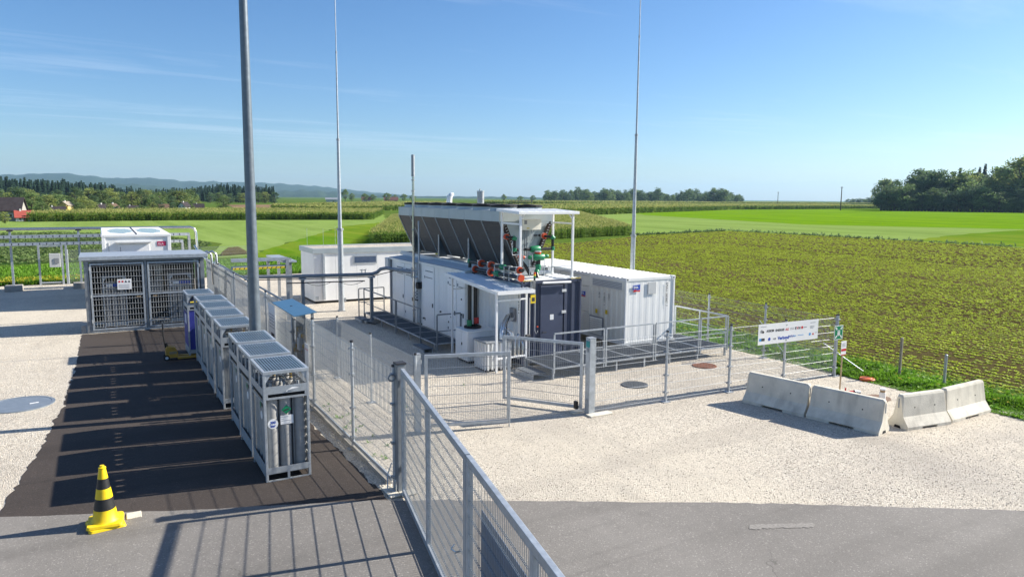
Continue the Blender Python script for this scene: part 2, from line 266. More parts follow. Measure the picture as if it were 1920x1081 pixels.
def corr_wall(p, q, z0, z1, depth=.035, pitch=.26, mb=None):
    """trapezoid-corrugated wall from p to q; ribs stand out to the right-hand side of p>q"""
    mb = mb or MB(); p = Vector((p[0], p[1], 0)); q = Vector((q[0], q[1], 0)); d = q-p; Lg = d.length; d.normalize(); nr = Vector((d.y, -d.x, 0))*depth
    n = max(1, round(Lg/pitch)); pt = Lg/n; prof = []
    for i in range(n): prof += [(i*pt, 1), (i*pt+pt*.36, 1), (i*pt+pt*.5, 0), (i*pt+pt*.86, 0)]
    prof.append((Lg, 1)); o = len(mb.v)
    for u, k in prof:
        a = p+d*u-nr*(1-k); mb.v += [(a.x, a.y, z0), (a.x, a.y, z1)]
    for i in range(len(prof)-1): mb.f.append((o+2*i, o+2*i+2, o+2*i+3, o+2*i+1))
    return mb
def sheet(name, poly, z, m, jit=0, step=.4, seed=1, kind='structure'):
    rnd = random.Random(seed); pts = []
    n = len(poly)
    for i in range(n):
        a = Vector(poly[i]); c = Vector(poly[(i+1) % n]); k = max(1, min(400, int((c-a).length/step))) if jit else 1
        for j in range(k):
            p = a+(c-a)*(j/k)
            if jit and j: p = p+Vector((rnd.gauss(0, jit), rnd.gauss(0, jit)))
            pts.append((p.x, p.y, z))
    mb = MB(); mb.v = pts; mb.f = [tuple(range(len(pts)))]
    if sum(pts[i][0]*pts[(i+1) % len(pts)][1]-pts[(i+1) % len(pts)][0]*pts[i][1] for i in range(len(pts))) < 0: mb.f = [tuple(reversed(mb.f[0]))]
    return mb.build(name, m, kind=kind)
def inpoly(x, y, poly):
    c = np.zeros(x.shape, bool); n = len(poly)
    for i in range(n):
        x1, y1 = poly[i]; x2, y2 = poly[(i+1) % n]
        if y1 == y2: continue
        c ^= ((y1 > y) != (y2 > y)) & (x < (x2-x1)*(y-y1)/(y2-y1)+x1)
    return c
def bulk(name, verts, faces_n, mats, mi=None, kind='stuff', smooth=False):
    """mesh from arrays: verts (k,n,3) polygons of n corners each"""
    k, n = verts.shape[:2]; me = bpy.data.meshes.new(name); me.vertices.add(k*n); me.loops.add(k*n); me.polygons.add(k)
    me.vertices.foreach_set('co', verts.astype(np.float32).ravel()); me.loops.foreach_set('vertex_index', np.arange(k*n, dtype=np.int32))
    me.polygons.foreach_set('loop_start', np.arange(0, k*n, n, dtype=np.int32)); me.polygons.foreach_set('loop_total', np.full(k, n, np.int32))
    for mm in mats: me.materials.append(M[mm])
    if mi is not None: me.polygons.foreach_set('material_index', mi.astype(np.int32))
    me.update(calc_edges=True); me.validate()
    o = bpy.data.objects.new(name, me); COL.objects.link(o); ORG[o] = Vector((0, 0, 0))
    if kind: o['kind'] = kind
    return o
RS = np.random.default_rng(7)
def in_view(x, y, margin=.2):
    zc = x*math.sin(YAW)+y*math.cos(YAW); xc = x*math.cos(YAW)-y*math.sin(YAW)
    return (zc > 1) & (np.abs(xc) < zc*(960/1340)*(1+margin)+1.5)
# ------------------------------------------------------------------ setting: ground and sheets
mb = MB(); Rr = 26000
ring = [0, 60, 200, 600, 2000, 8000, Rr]; n = 48
mb.v = [(0, 0, 0)]
for r in ring[1:]: mb.v += [(r*math.cos(6.28318*i/n), r*math.sin(6.28318*i/n), 0) for i in range(n)]
for i in range(n): mb.f.append((0, 1+i, 1+(i+1) % n))
for k in range(len(ring)-2):
    for i in range(n): mb.f.append((1+k*n+i, 1+(k+1)*n+i, 1+(k+1)*n+(i+1) % n, 1+k*n+(i+1) % n))
mb.build('ground', 'ground_grass', kind='structure')
sheet('field', [(-60, 62), (-1, 62), (5, 62), (10, 80), (6, 98), (-4, 110), (-60, 108)], .006, 'leafy_crop', .25, 2, 3)
sheet('meadow', [(-90, 108), (-4, 110.5), (7, 98), (11, 80), (6, 62), (10.5, 62), (34.8, 118.5), (50.5, 138.5), (70, 196), (-90, 196)], .01, 'meadow_light', .3, 3, 4)
sheet('grass_strip', [(-40, 47), (8, 47), (15, 47), (27, 76), (50, 138), (34.9, 118.2), (11.5, 65), (8, 58), (-40, 58)], .014, 'strip_vivid', .2, 2, 5)
sheet('stubble_field', [(40, 240), (110, 300), (260, 520), (60, 420)], .01, 'stubble', .5, 5, 6)
sheet('meadow', [(65, 78.5), (88, 84), (90, 60), (89, 40.5), (95, -40), (640, -80), (560, 330), (300, 275), (125, 176)], .01, 'meadow_light', .3, 3, 7)
sheet('meadow', [(150, 176), (168, 206), (290, 266), (470, 300), (560, 320), (640, -80), (150, 60), (150, 69), (128, 100)], .018, 'meadow_vivid', .4, 3, 8)
sheet('meadow', [(91, 55), (118, 62), (150, 68), (220, 60), (400, 20), (400, -80), (96, -40), (93, 10), (90, 40)], .022, 'strip_vivid', .3, 3, 14)
CROP = [(20.1, -40), (20.1, 64), (24, 69.5), (36, 67.5), (47, 67), (64.6, 77), (88, 83.2), (90, 60), (88.5, 40.3), (92, 10), (95, -40)]
sheet('field', CROP, .008, 'crop_soil', .12, 1, 9)
sheet('grass_verge', [(18.2, -40), (20.7, -40), (20.7, 50), (18.2, 50)], .012, 'verge_base', .06, .6, 10)
sheet('gravel_yard', [(-30, 47), (-30, 4), (18.45, -12), (18.75, 8.2), (18.3, 12.3), (18.75, 17), (19.0, 47)], .022, 'gravel', .05, .35, 11)
sheet('asphalt_apron', [(-1.75, 12.2), (-1.6, 13.8), (-1.27, 16.3), (-1.0, 19.7), (-.85, 24), (-.8, 29.45), (3.5, 29.45), (3.7, 24), (3.75, 18), (3.8, 15.2), (3.9, 11.4), (3.9, 9.5), (-1.75, 11.5)], .028, 'new_asphalt', .022, .14, 12)
sheet('road', [(-40, 26), (-12, 17.3), (-1.6, 13.08), (1.0, 11.95), (3.66, 10.91), (5.66, 9.78), (9.04, 7.85), (12.79, 5.45), (30, -5.4), (30, -30), (-40, -30)], .034, 'road_asphalt', .012, .2, 13)
# concrete edging under the left fence, each stone a piece
edge = thing('kerb', 'row of low concrete edging stones under the mesh fence beside the gas bundles', 'kerb', (4.13, 11.4, 0))
for i in range(23):
    y0 = 11.45+i*1.02; MB().box(4.08, 4.19, y0, y0+1.0, 0, .1+.006*math.sin(i*2.1)).build('edging_stone', 'concrete_dull', edge, bevel=.006)
# ------------------------------------------------------------------ far hills
def hill(name, D, tops, base_w, seed):
    rnd = random.Random(seed); ns = 160; nd = 9; mb = MB(); azs = [t[0] for t in tops]
    for i in range(ns+1):
        a = azs[0]+(azs[-1]-azs[0])*i/ns; h = np.interp(a, azs, [t[1] for t in tops])
        wob = sum(math.sin(a*k*1.7+seed*k)*c for k, c in ((3, 4), (9, 2.5), (23, 1.2)))*.9
        for j in range(nd+1):
            tt = j/nd; d = D-base_w*(1-tt); z = -2+(h+wob*min(1, h/30)+2)*(math.sin(tt*math.pi/2)**1.2)+ (rnd.gauss(0, 2.2) if 0 < j < nd else rnd.gauss(0, .8))*min(1, h/40)
            mb.v.append((d*math.sin(rad(a)), d*math.cos(rad(a)), max(z, -2)))
    for i in range(ns):
        for j in range(nd):
            o = i*(nd+1)+j; mb.f.append((o, o+nd+1, o+nd+2, o+1))
    mb.build(name, 'hill_wood', smooth=True, kind='structure')
hill('hills', 7600, [(-16, 130), (-5.6, 160), (-2, 186), (1.1, 150), (3.1, 165), (5.5, 136), (10.3, 132), (13, 120), (15, 102), (18.9, 52), (21.8, 20), (24, 8), (30, 16), (36, 4)], 2600, 3)
hill('hills', 5200, [(-16, 50), (-5, 60), (2, 70), (6, 46), (9, 60), (12, 38), (15, 44), (18, 24), (22, 12), (30, 14), (34, 4)], 1500, 9)
# ------------------------------------------------------------------ containers
def castings(t, x0, x1, y0, y1, z0, z1, m, s=.13):
    for x in (x0, x1-s):
        for y in (y0, y1-s):
            for z in (z0, z1-s*.8):
                c = MB().box(x-.006, x+s+.006, y-.006, y+s+.006, z-.003, z+s*.8+.006).build('corner_casting', m, t, bevel=.008)
                if z > z0:
                    MB().box(x+.04, x+.09, y-.009, y-.0065, z+.03, z+.075).build('casting_hole', 'slot', c)
def container(name, label, x0, x1, y0, y1, z0, z1, m, roofm, walls='-x-y+x+y', group=None):
    t = thing(name, label, 'container', ((x0+x1)/2, (y0+y1)/2, 0), group)
    e = .07
    for x in (x0, x1-e):
        for y in (y0, y1-e): MB().box(x, x+e, y, y+e, z0, z1-.02).build('corner_post', m, t, bevel=.008)
    for z, hh in ((z0, .12), (z1-.1, .08)):
        MB().box(x0+.005, x0+e-.01, y0+e, y1-e, z, z+hh).build('side_rail', m, t); MB().box(x1-e+.01, x1-.005, y0+e, y1-e, z, z+hh).build('side_rail', m, t)
        MB().box(x0+e, x1-e, y0+.005, y0+e-.01, z, z+hh).build('end_rail', m, t); MB().box(x0+e, x1-e, y1-e+.01, y1-.005, z, z+hh).build('end_rail', m, t)
    if '-y' in walls: corr_wall((x0+e, y0+.02), (x1-e, y0+.02), z0+.1, z1-.09, .003).build('front_wall', m, t)
    if '+y' in walls: corr_wall((x1-e, y1-.02), (x0+e, y1-.02), z0+.1, z1-.09).build('back_wall', m, t)
    if '-x' in walls: corr_wall((x0+.02, y1-e), (x0+.02, y0+e), z0+.1, z1-.09).build('side_wall', m, t)
    if '+x' in walls: corr_wall((x1-.02, y0+e), (x1-.02, y1-e), z0+.1, z1-.09).build('side_wall', m, t)
    # corrugated roof sheet, ribs across
    r = MB(); o = 0; n = round((y1-y0-.16)/.22); pt = (y1-y0-.16)/n; prof = []
    for i in range(n): prof += [(i*pt, 0), (i*pt+pt*.4, 0), (i*pt+pt*.5, .022), (i*pt+pt*.9, .022)]
    prof.append((n*pt, 0))
    for u, k in prof: r.v += [(x0+.03, y0+.08+u, z1-.018+k), (x1-.03, y0+.08+u, z1-.018+k)]
    for i in range(len(prof)-1): r.f.append((2*i, 2*i+1, 2*i+3, 2*i+2))
    r.build('roof', roofm, t)
    MB().box(x0+.05, x1-.05, y0+.05, y1-.05, z0, z0+.1).build('floor', m, t)
    castings(t, x0, x1, y0, y1, z0, z1, m)
    return t
def logo(t, p, u, v, wd, ht):
    """dark blue plate with white letters over a red wave"""
    p = V(*p); u = V(*u); v = V(*v); nrm = u.cross(v)
    MB().prism([(0, .3), (.35, .36), (.7, .22), (1, .32), (1, 1), (0, .86)], lambda a, b_: p+u*(a*wd)+v*(b_*ht), lambda a, b_: p+u*(a*wd)+v*(b_*ht)+nrm*.004).build('logo_plate', 'sign_blue', t)
    MB().prism([(.12, 0), (.5, .06), (1, .0), (1, .28), (.7, .18), (.35, .32), (.12, .26)], lambda a, b_: p+u*(a*wd)+v*(b_*ht), lambda a, b_: p+u*(a*wd)+v*(b_*ht)+nrm*.004).build('logo_wave', 'sign_red', t)
    text('SMA', ht*.42, p+u*(wd*.1)+v*(ht*.48)+nrm*.0055, u, v, 'sign_white', t, .001, bold=.003)
# white inverter container on the right
SX0, SX1, SY0, SY1, SZ0, SZ1 = 14.44, 16.52, 17.82, 25.2, .30, 2.49
t = container('inverter_container', 'white shipping container with blue and red logo plate and louvred vents behind the walkway', SX0, SX1, SY0, SY1, SZ0, SZ1, 'white', 'roof_white', '-y+x+y')
corr_wall((SX0+.02, 19.75), (SX0+.02, SY0+.07), SZ0+.1, 2.05).build('side_wall', 'cream', t)  # cream on this side: warm bounce from the gravel put into the colour
MB().box(SX0+.012, SX0+.06, SY0+.07, 19.75, 2.05, 2.4).build('vent_surround', 'cream', t)
vt = MB().box(SX0+.002, SX0+.01, SY0+.22, 19.6, 2.09, 2.33).build('vent_panel', 'ink_grey', t)
for k in range(5): MB().bar((SX0-.002, SY0+.22, 2.11+k*.05), (SX0-.002, 19.6, 2.11+k*.05), .012, .03).build('vent_slat', 'grey_white', vt)
lv = MB().box(SX0-.012, SX0+.0, 18.95, 19.72, .42, 1.05).build('louvre', 'ink_grey', t)
for k in range(8): MB().add([(SX0-.015, 19.0, .46+k*.072), (SX0-.05, 19.0, .45+k*.072), (SX0-.05, 19.68, .45+k*.072), (SX0-.015, 19.68, .46+k*.072), (SX0-.015, 19.0, .505+k*.072), (SX0-.015, 19.68, .505+k*.072)], [(0, 1, 2, 3), (1, 4, 5, 2), (0, 4, 1), (3, 2, 5)]).build('louvre_slat', 'cream', lv)
for z0_, z1_ in ((.4, 1.12), (1.13, 2.0), (2.01, 2.38)):
    MB().box(SX0+.03, SX0+.07, 19.82, 21.6, z0_+.005, z1_-.005).build('door_panel', 'cream', t, bevel=.006)
MB().box(SX0-.004, SX0+.07, 19.75, 19.82, .3, 2.46).build('door_jamb', 'cream', t)
MB().box(SX0+.03, SX0+.07, 21.62, SY1-.07, .4, 2.38).build('side_panel', 'cream', t)
logo(t, (SX0+.026, 20.3, 1.62), (0, -1, 0), (0, 0, 1), .26, .2)
logo(t, (14.72, SY0-.004, 2.03), (1, 0, 0), (0, 0, 1), .3, .24)
MB().box(15.36, 15.7, SY0-.012, SY0+.0, 1.93, 2.33).build('vent_cover', 'grey_white', t, bevel=.004)
text('SMAU 280887 7', .12, (16.13, SY0-.003, 2.28), (0, 0, -1), (1, 0, 0), 'ink', t, .001)
for yy, tx in ((19.4, '4310'), (19.12, 'U 45G1  1'), (18.88, '22G1')): text(tx, .1, (SX0-.003, yy-.16, 1.9), (0, 0, -1), (0, -1, 0), 'ink', t, .001)
for yy, zz in ((19.35, 1.16), (18.8, 1.2)): MB().box(SX0-.006, SX0-.001, yy-.06, yy+.06, zz, zz+.14).build('warning_label', 'sign_yellow', t)
for (x, y) in ((SX0, SY0), (SX1-.3, SY0), (SX0, SY1-.3), (SX1-.3, SY1-.3)): MB().box(x, x+.3, y+.02, y+.3, 0, .298).build('footing', 'concrete_dull', t)
# navy container carrying the cooler
NX0, NX1, NY0, NY1, NZ0, NZ1 = 10.57, 12.70, 17.80, 27.3, .12, 2.6
t = container('electrolyser_container', 'navy container with a steel door at its end under the dry cooler', NX0, NX1, NY0, NY1, NZ0, NZ1, 'navy', 'grey_white', '+x+y')
corr_wall((NX0+.02, 20.5), (NX0+.02, NY0+.07), NZ0+.1, NZ1-.09).build('side_wall', 'white', t, label='white corrugated side wall of the navy container')
MB().box(NX0+.012, NX0+.05, 20.5, NY1-.07, NZ0+.1, NZ1-.09).build('side_wall', 'white', t)
corr_wall((NX0+.07, NY0+.02), (11.18, NY0+.02), NZ0+.1, NZ1-.1, .04, .2).build('front_wall', 'navy', t); corr_wall((12.08, NY0+.02), (NX1-.07, NY0+.02), NZ0+.1, NZ1-.1, .05, .25).build('front_wall', 'navy', t)
MB().box(11.18, 12.08, NY0+.05, NY0+.09, NZ0+.1, NZ1-.1).build('door_frame', 'navy', t)
dr = MB().box(11.23, 12.03, NY0+.02, NY0+.06, NZ0+.14, 2.42).build('door', 'navy_door', t, bevel=.008)
for z in (.6, 1.55, 2.2): MB().box(11.98, 12.14, NY0-.005, NY0+.025, z, z+.08).build('hinge', 'grey_white', dr, bevel=.006)
MB().tube([(11.3, NY0+.02, 1.02), (11.3, NY0-.03, 1.02), (11.42, NY0-.03, 1.02)], .014, 8).build('handle', 'black', dr)
MB().box(11.57, 11.7, NY0+.014, NY0+.0195, 1.38, 1.54).build('notice', 'sign_white', dr)
MB().tube([(11.25, NY0-.06, 2.52), (12.25, NY0-.06, 2.5)], .035, 10).build('light_bar', 'sign_white', t, True)
MB().box(11.48, 12.0, NY0+.014, NY0+.019, 2.27, 2.36).build('dark_lettering_plate', 'navy', dr)
MB().tube([(10.83, NY0-.02, .1), (10.83, NY0-.02, 2.1)], .012, 6).build('conduit', 'grey_white', t)
MB().tube([(11.02, NY0-.015, 2.45), (11.02, NY0-.015, 1.1), (11.07, NY0-.015, 1.0), (11.13, NY0-.015, 1.1)], .008, 6).build('cable', 'grey_white', t)
MB().box(10.86, 11.03, NY0-.025, NY0-.01, 1.93, 2.18).build('warning_sign', 'sign_yellow', t); MB().box(10.9, 11.0, NY0-.028, NY0-.026, 1.99, 2.1).build('sign_mark', 'ink', t)
MB().box(10.85, 11.02, NY0-.03, NY0-.005, 2.2, 2.58).build('cable_tray', 'galv_dull', t)
for k in range(6): MB().tube([(10.88+k*.022, NY0-.04, 2.6), (10.9+k*.018, NY0-.05-.01*(k % 2), 2.4), (10.93+.008*k, NY0-.035, 2.22)], .006, 5).build('cable', 'black' if k % 2 else 'grey_white', t)
MB().tube([(11.1, NY0-.02, 1.22), (11.1, NY0-.05, 1.22)], .025, 10).build('push_button', 'orange_fit', t)
st = MB().tube([(11.0, NY0+.0, 2.6), (11.0, NY0, 2.68)], .03, 10).build('stack_light_base', 'pipe_black', t)
for k, mm in enumerate(('green_fit', 'sign_yellow', 'orange_fit')): MB().tube([(11.0, NY0, 2.68+k*.055), (11.0, NY0, 2.73+k*.055)], .033, 12).build('lamp_segment', mm, st, True)
for k in range(8):   # hazard edge on the roof lip
    for xs in (10.6, 12.3): MB().add([(xs+k*.045, NY0-.008, 2.585), (xs+k*.045+.022, NY0-.008, 2.585), (xs+k*.045+.04, NY0-.008, 2.625), (xs+k*.045+.018, NY0-.008, 2.625)], [(0, 1, 2, 3)]).build('hazard_stripe', 'sign_yellow', t)
text('CUBU 412065 3', .1, (NX0-.018, 17.98, 2.3), (0, 0, -1), (0, -1, 0), 'ink', t, .001)
MB().box(10.5, 10.57, 18.15, 18.4, 1.35, 1.75).build('cable_gland_box', 'ink_grey', t)
for (x, y) in ((NX0, NY0+.02), (NX1-.3, NY0+.02), (NX0, NY1-.3), (NX1-.3, NY1-.3)): MB().box(x, x+.3, y, y+.3, 0, .118).build('footing', 'concrete_dull', t)
# white equipment enclosure with doors along its left side
t = thing('equipment_enclosure', 'long white equipment enclosure with narrow doors beside the raised grating walkway', 'enclosure', (10.3, 24, 0))
MB().box(10.15, 10.56, 20.62, 24.3, .3, 2.66).build('wall', 'white', t); MB().box(10.15, 10.56, 24.85, 27.4, .3, 2.58).build('wall', 'white', t); MB().box(10.3, 10.56, 24.3, 24.85, .3, 2.55).build('wall_recess', 'white', t)
for y0, y1, zt in ((20.55, 24.36, 2.66), (24.8, 27.46, 2.58)):
    r = MB(); n = round((y1-y0)/.16)
    for i in range(n*2+1): r.v += [(10.08, y0+(y1-y0)*i/(n*2), zt+.004+(.03 if i % 2 else 0)), (11.0, y0+(y1-y0)*i/(n*2), zt+.10+(.03 if i % 2 else 0))]
    for i in range(n*2): r.f.append((2*i, 2*i+1, 2*i+3, 2*i+2))
    r.build('roof_sheet', 'roof_sheet', t); MB().box(10.07, 10.12, y0, y1, zt-.06, zt+.0).build('roof_trim', 'white', t)
corr_wall((10.145, 23.1), (10.145, 22.05), .32, 2.55, .03, .21).build('ribbed_wall', 'white', t); corr_wall((10.145, 24.85), (10.145, 24.8), .32, 2.5, .03, .1).build('ribbed_wall', 'white', t)
for y0, y1, zt in ((23.15, 24.02, 2.55), (21.3, 22.0, 2.5), (20.66, 21.26, 2.5), (25.05, 25.95, 2.45), (26.0, 26.9, 2.45)):
    d = MB().box(10.118, 10.148, y0, y1, .36, zt).build('door', 'white_clean', t, bevel=.008)
    MB().box(10.10, 10.118, y0+.08, y0+.14, 1.1, 1.24).build('handle', 'black', d, bevel=.004)
    for z in (.55, 2.1): MB().box(10.105, 10.118, y1-.1, y1-.04, z, z+.09).build('hinge', 'ink_grey', d)
    for k in range(5): MB().box(10.110, 10.1178, y0+.1+k*(y1-y0-.2)/5, y0+.1+(k+.7)*(y1-y0-.2)/5, zt-.2, zt-.16).build('vent_slot', 'support_blue', d)
    MB().box(10.110, 10.1178, y0+.12, y1-.15, zt-.42, zt-.4).build('grip_slot', 'ink', d)
for yy, zz in ((22.6, 1.05), (21.9, .8), (21.7, 1.0), (20.9, 1.7), (20.9, 1.2), (24.1, .6)): MB().tube([(10.15, yy, zz), (10.10, yy, zz)], .03, 10).build('cable_gland', 'ink', t)
MB().box(10.0, 10.148, 24.93, 25.02, 2.0, 2.4).build('pipe_flange_plate', 'galv_dull', t)
for k in range(3): MB().tube([(10.1, 24.62, 1.55-k*.12), (9.99, 24.6, 1.5-k*.12), (10.08, 24.55, 1.42-k*.12)], .012, 6).build('hose_loop', 'ink', t)
d_ = MB().tube([(10.3, 24.58, 1.75), (10.06, 24.58, 1.75)], .13, 18).build('pressure_gauge', 'black', t, True)
for y, z in ((24.7, 1.2),): MB().tube([(10.15, y, z), (10.02, y, z), (10.02, y+.12, z)], .02, 8).build('valve', 'black', t)
MB().box(10.0, 10.36, 27.48, 27.85, 2.15, 2.55).build('junction_box', 'grey_white', t, bevel=.01)
MB().box(10.1, 10.2, 27.46, 27.56, .0, 2.6).build('corner_column', 'ink_grey', t)
MB().box(10.2, 10.54, 20.7, 27.3, 0, .298).build('plinth', 'concrete_dull', t)
# tall vent stack
t = thing('vent_stack', 'tall slim steel vent stack rising in front of the white enclosure', 'vent pipe', (10.0, 24.72, .0))
MB().tube([(10.0, 24.72, .3), (10.0, 24.72, 5.75)], .045, 12).build('pipe', 'inox', t, True); MB().tube([(10.0, 24.72, 5.75), (10.0, 24.72, 6.53)], .062, 12).build('outlet', 'galv_dull', t, True)
MB().tube([(10.12, 24.5, 2.0), (10.12, 24.5, 4.14)], .035, 10).build('branch_pipe', 'galv', t, True); MB().tube([(10.12, 24.5, 2.1), (10.06, 24.6, 2.05), (10.0, 24.72, 2.05)], .03, 8).build('elbow', 'inox', t, True)
for z in (.8, 2.05, 3.8, 5.2, 5.6, 5.75): MB().tube([(10.0, 24.72, z), (10.0, 24.72, z+.035)], .065, 12).build('collar', 'galv_dull', t)
MB().tube([(9.85, 24.72, 2.35), (9.9, 24.6, 2.3), (10.06, 24.5, 2.3)], .02, 8).build('sample_line', 'inox', t, True)
# ------------------------------------------------------------------ dry cooler
t = thing('dry_cooler', 'long V-shaped dry cooler with row of fans on top of the navy container', 'cooler', (11.6, 23.5, 2.6))
CY0, CY1 = 19.25, 27.8
XL, XR, ZT, ZB = 10.62, 12.5, 4.27, 2.86
XbL, XbR = 11.28, 11.84
npan = 7; pl = (CY1-CY0)/npan
for i in range(npan):
    y0 = CY0+i*pl; y1 = y0+pl
    for sx, xt, xb in ((-1, XL, XbL), (1, XR, XbR)):
        c = MB(); c.prism([(y0+.03, 0), (y1-.03, 0), (y1-.03, 1), (y0+.03, 1)], lambda y, k: (xt+(xb-xt)*(1-k), y, ZB+(ZT-ZB)*k), lambda y, k: (xt+(xb-xt)*(1-k)-sx*.10, y, ZB+(ZT-ZB)*k)); cp = c.build('coil_panel', 'coil', t)
        fn = MB()
        for k in range(26):
            q = (k+.5)/26; fn.wire((xt+(xb-xt)*(1-q)+sx*.006, y0+.04, ZB+(ZT-ZB)*q), (xt+(xb-xt)*(1-q)+sx*.006, y1-.04, ZB+(ZT-ZB)*q), .007)
        fn.build('coil_fins', 'coil', cp, kind='stuff')
    for xs in (XL-.02, XR-.01): MB().box(xs, xs+.03, y0+.006, y1-.006, ZT+.005, 4.59).build('deck_side_panel', 'cooler_panel', t, bevel=.004)
    for xx in (11.08, 12.02):
        f = MB()._lathe([(.44, 4.607), (.42, 4.64), (.42, 4.71), (.36, 4.712), (.36, 4.66)], (xx, (y0+y1)/2, 0), 20).build('fan_shroud', 'cooler_panel', t, True)
        gd = MB()._lathe([(.37, 4.713), (.45, 4.715), (.45, 4.755), (.38, 4.76)], (xx, (y0+y1)/2, 0), 20)
        for rr in (.08, .15, .22, .29, .36, .42): gd.tube([(xx+rr*math.cos(a*.3927), (y0+y1)/2+rr*math.sin(a*.3927), 4.77+.03*(1-rr/.42)) for a in range(17)], .012, 4, False)
        for a in range(8): gd.wire((xx, (y0+y1)/2, 4.8), (xx+.43*math.cos(a*.785), (y0+y1)/2+.43*math.sin(a*.785), 4.76), .01)
        gd.build('fan_guard', 'fan_black', f)
        bl = MB()
        for a in range(5):
            a0 = a*1.2566; bl.add([(xx+.07*math.cos(a0), (y0+y1)/2+.07*math.sin(a0), 4.69), (xx+.36*math.cos(a0-.25), (y0+y1)/2+.36*math.sin(a0-.25), 4.67), (xx+.36*math.cos(a0+.35), (y0+y1)/2+.36*math.sin(a0+.35), 4.71), (xx+.07*math.cos(a0+.8), (y0+y1)/2+.07*math.sin(a0+.8), 4.7)], [(0, 1, 2, 3)])
        bl._lathe([(.09, 4.65), (.09, 4.74)], (xx, (y0+y1)/2, 0), 12); bl.build('fan_rotor', 'fan_black', f)
for i in range(npan+1):
    y = CY0+i*pl
    for sx, xt, xb in ((-1, XL, XbL), (1, XR, XbR)): MB().bar((xt+sx*.012, y, ZT), (xb+sx*.012, y, ZB), .03, .035, (0, 1, 0)).build('panel_rib', 'cooler_panel', t)
MB().box(XL-.02, XR+.02, CY0, CY1, 4.592, 4.606).build('fan_deck', 'cooler_panel', t)
MB().box(XL+.02, XR-.02, CY0+.1, CY1-.1, 4.3, 4.33).build('deck_underside', 'support_blue', t)
for yy in (CY0, CY1-.03):
    MB().prism([(XL+.09, ZT), (XR-.09, ZT), (XbR-.06, ZB), (XbL+.06, ZB)], lambda a, z: (a, yy, z), lambda a, z: (a, yy+.03, z)).build('end_plate', 'cooler_panel', t)
    MB().box(XL+.012, XR-.012, yy+.002, yy+.028, ZT+.004, 4.588).build('deck_end_panel', 'cooler_panel', t)
for y in (19.6, 22.0, 24.5, 27.0):
    for sx, xp, xt, xb in ((-1, 10.92, XL, XbL), (1, 12.2, XR, XbR)):
        k = (xp-xb)/(xt-xb); zt = ZB+(ZT-ZB)*k
        MB().box(xp-.02, xp+.02, y-.025, y+.025, 2.78, zt).build('support_post', 'galv', t)
        MB().prism([(xp, 2.8), (xb, 2.8), (xb, ZB+.02), (xp, zt-.03)], lambda a, z: (a, y+.05, z), lambda a, z: (a, y+.06, z)).build('support_plate', 'support_blue', t)
for x in (10.66, 12.4): MB().box(x, x+.12, CY0, CY1, 2.66, 2.8).build('base_beam', 'grey_white', t)
for y in (19.4, 21.5, 23.6, 25.7, 27.5): MB().box(10.78, 12.4, y, y+.12, 2.68, 2.79).build('cross_beam', 'galv_dull', t)
for y in (19.4, 21.5, 23.6, 25.7, 27.5):
    for x in (10.7, 12.42): MB().box(x, x+.08, y, y+.08, 2.6, 2.66).build('foot', 'rubber', t)
# end fittings: electrical box, headers
eb = MB().box(11.3, 11.98, CY0-.22, CY0-.005, 4.02, 4.36).build('control_box', 'cream', t, bevel=.012); MB().box(11.36, 11.46, CY0-.224, CY0-.2205, 4.2, 4.32).build('vent_grid', 'ink_grey', eb); MB().box(11.45, 11.55, CY0-.224, CY0-.2205, 4.06, 4.09).build('warning_label', 'sign_yellow', eb)
for x in (11.46, 11.53): MB().tube([(x, CY0-.1, 4.02), (x, CY0-.1, 3.2)], .018, 8).build('cable_conduit', 'ink_grey', t)
MB().tube([(11.66, CY0-.08, 4.02), (11.64, CY0-.1, 3.75), (11.7, CY0-.1, 3.62), (11.76, CY0-.1, 3.75), (11.74, CY0-.08, 4.02)], .01, 6).build('cable_loop', 'sign_white', t)
MB().box(11.84, 11.98, CY0-.006, CY0-.002, 3.82, 3.86).build('type_plate', 'ink', t)
for xt, xb in ((XL+.06, XbL-.02), (XR-.06, XbR+.02)):
    for o in (0, .09):
        hp = MB().tube([(xt+o*(1 if xt < 11 else -1), CY0-.06, 4.2), (xb+o*(1 if xt < 11 else -1), CY0-.06, 2.9)], .042, 10).build('header_pipe', 'header_brown', t, True)
    for k in range(16):
        q = (k+.5)/16; x = xt+(xb-xt)*q+.045*(1 if xt < 11 else -1); z = 4.2-1.3*q
        MB().bar((x-.03, CY0-.1, z), (x+.03, CY0-.1, z+.02), .015).build('header_stub', 'grey_white', t)
# ------------------------------------------------------------------ white canopy over the cooler end
t = thing('pipe_canopy', 'white steel canopy frame standing over the green and orange pipe fittings', 'canopy', (11.5, 18.4, 2.6))
PX = (10.56, 12.4); PY = (17.9, 19.0)
for x in PX:
    for y in PY:
        MB().box(x-.03, x+.03, y-.03, y+.03, 2.6, 4.53 if y < 18 else 4.6).build('post', 'white_clean', t, bevel=.004); MB().box(x-.07, x+.07, y-.07, y+.07, 2.622, 2.632).build('base_plate', 'white_clean', t)
    for z in (2.86, 4.25): MB().bar((x, PY[0]+.03, z), (x, PY[1]-.03, z), .045).build('side_rail', 'white_clean', t)
MB().prism([(17.76, 4.535), (19.12, 4.60), (19.12, 4.68), (17.76, 4.615)], lambda y, z: (10.42, y, z), lambda y, z: (12.54, y, z)).build('roof', 'white_clean', t, bevel=.006)
for k in range(9): MB().bar((10.52+k*.24, 17.8, 4.622), (10.52+k*.24, 19.08, 4.683), .03, .012).build('roof_rib', 'roof_white', t)
for x, sg in ((PX[0], 1), (PX[1], -1)): MB().bar((x+sg*.03, 17.9, 4.40), (x+sg*.14, 17.9, 4.53), .03).build('corner_brace', 'white_clean', t)
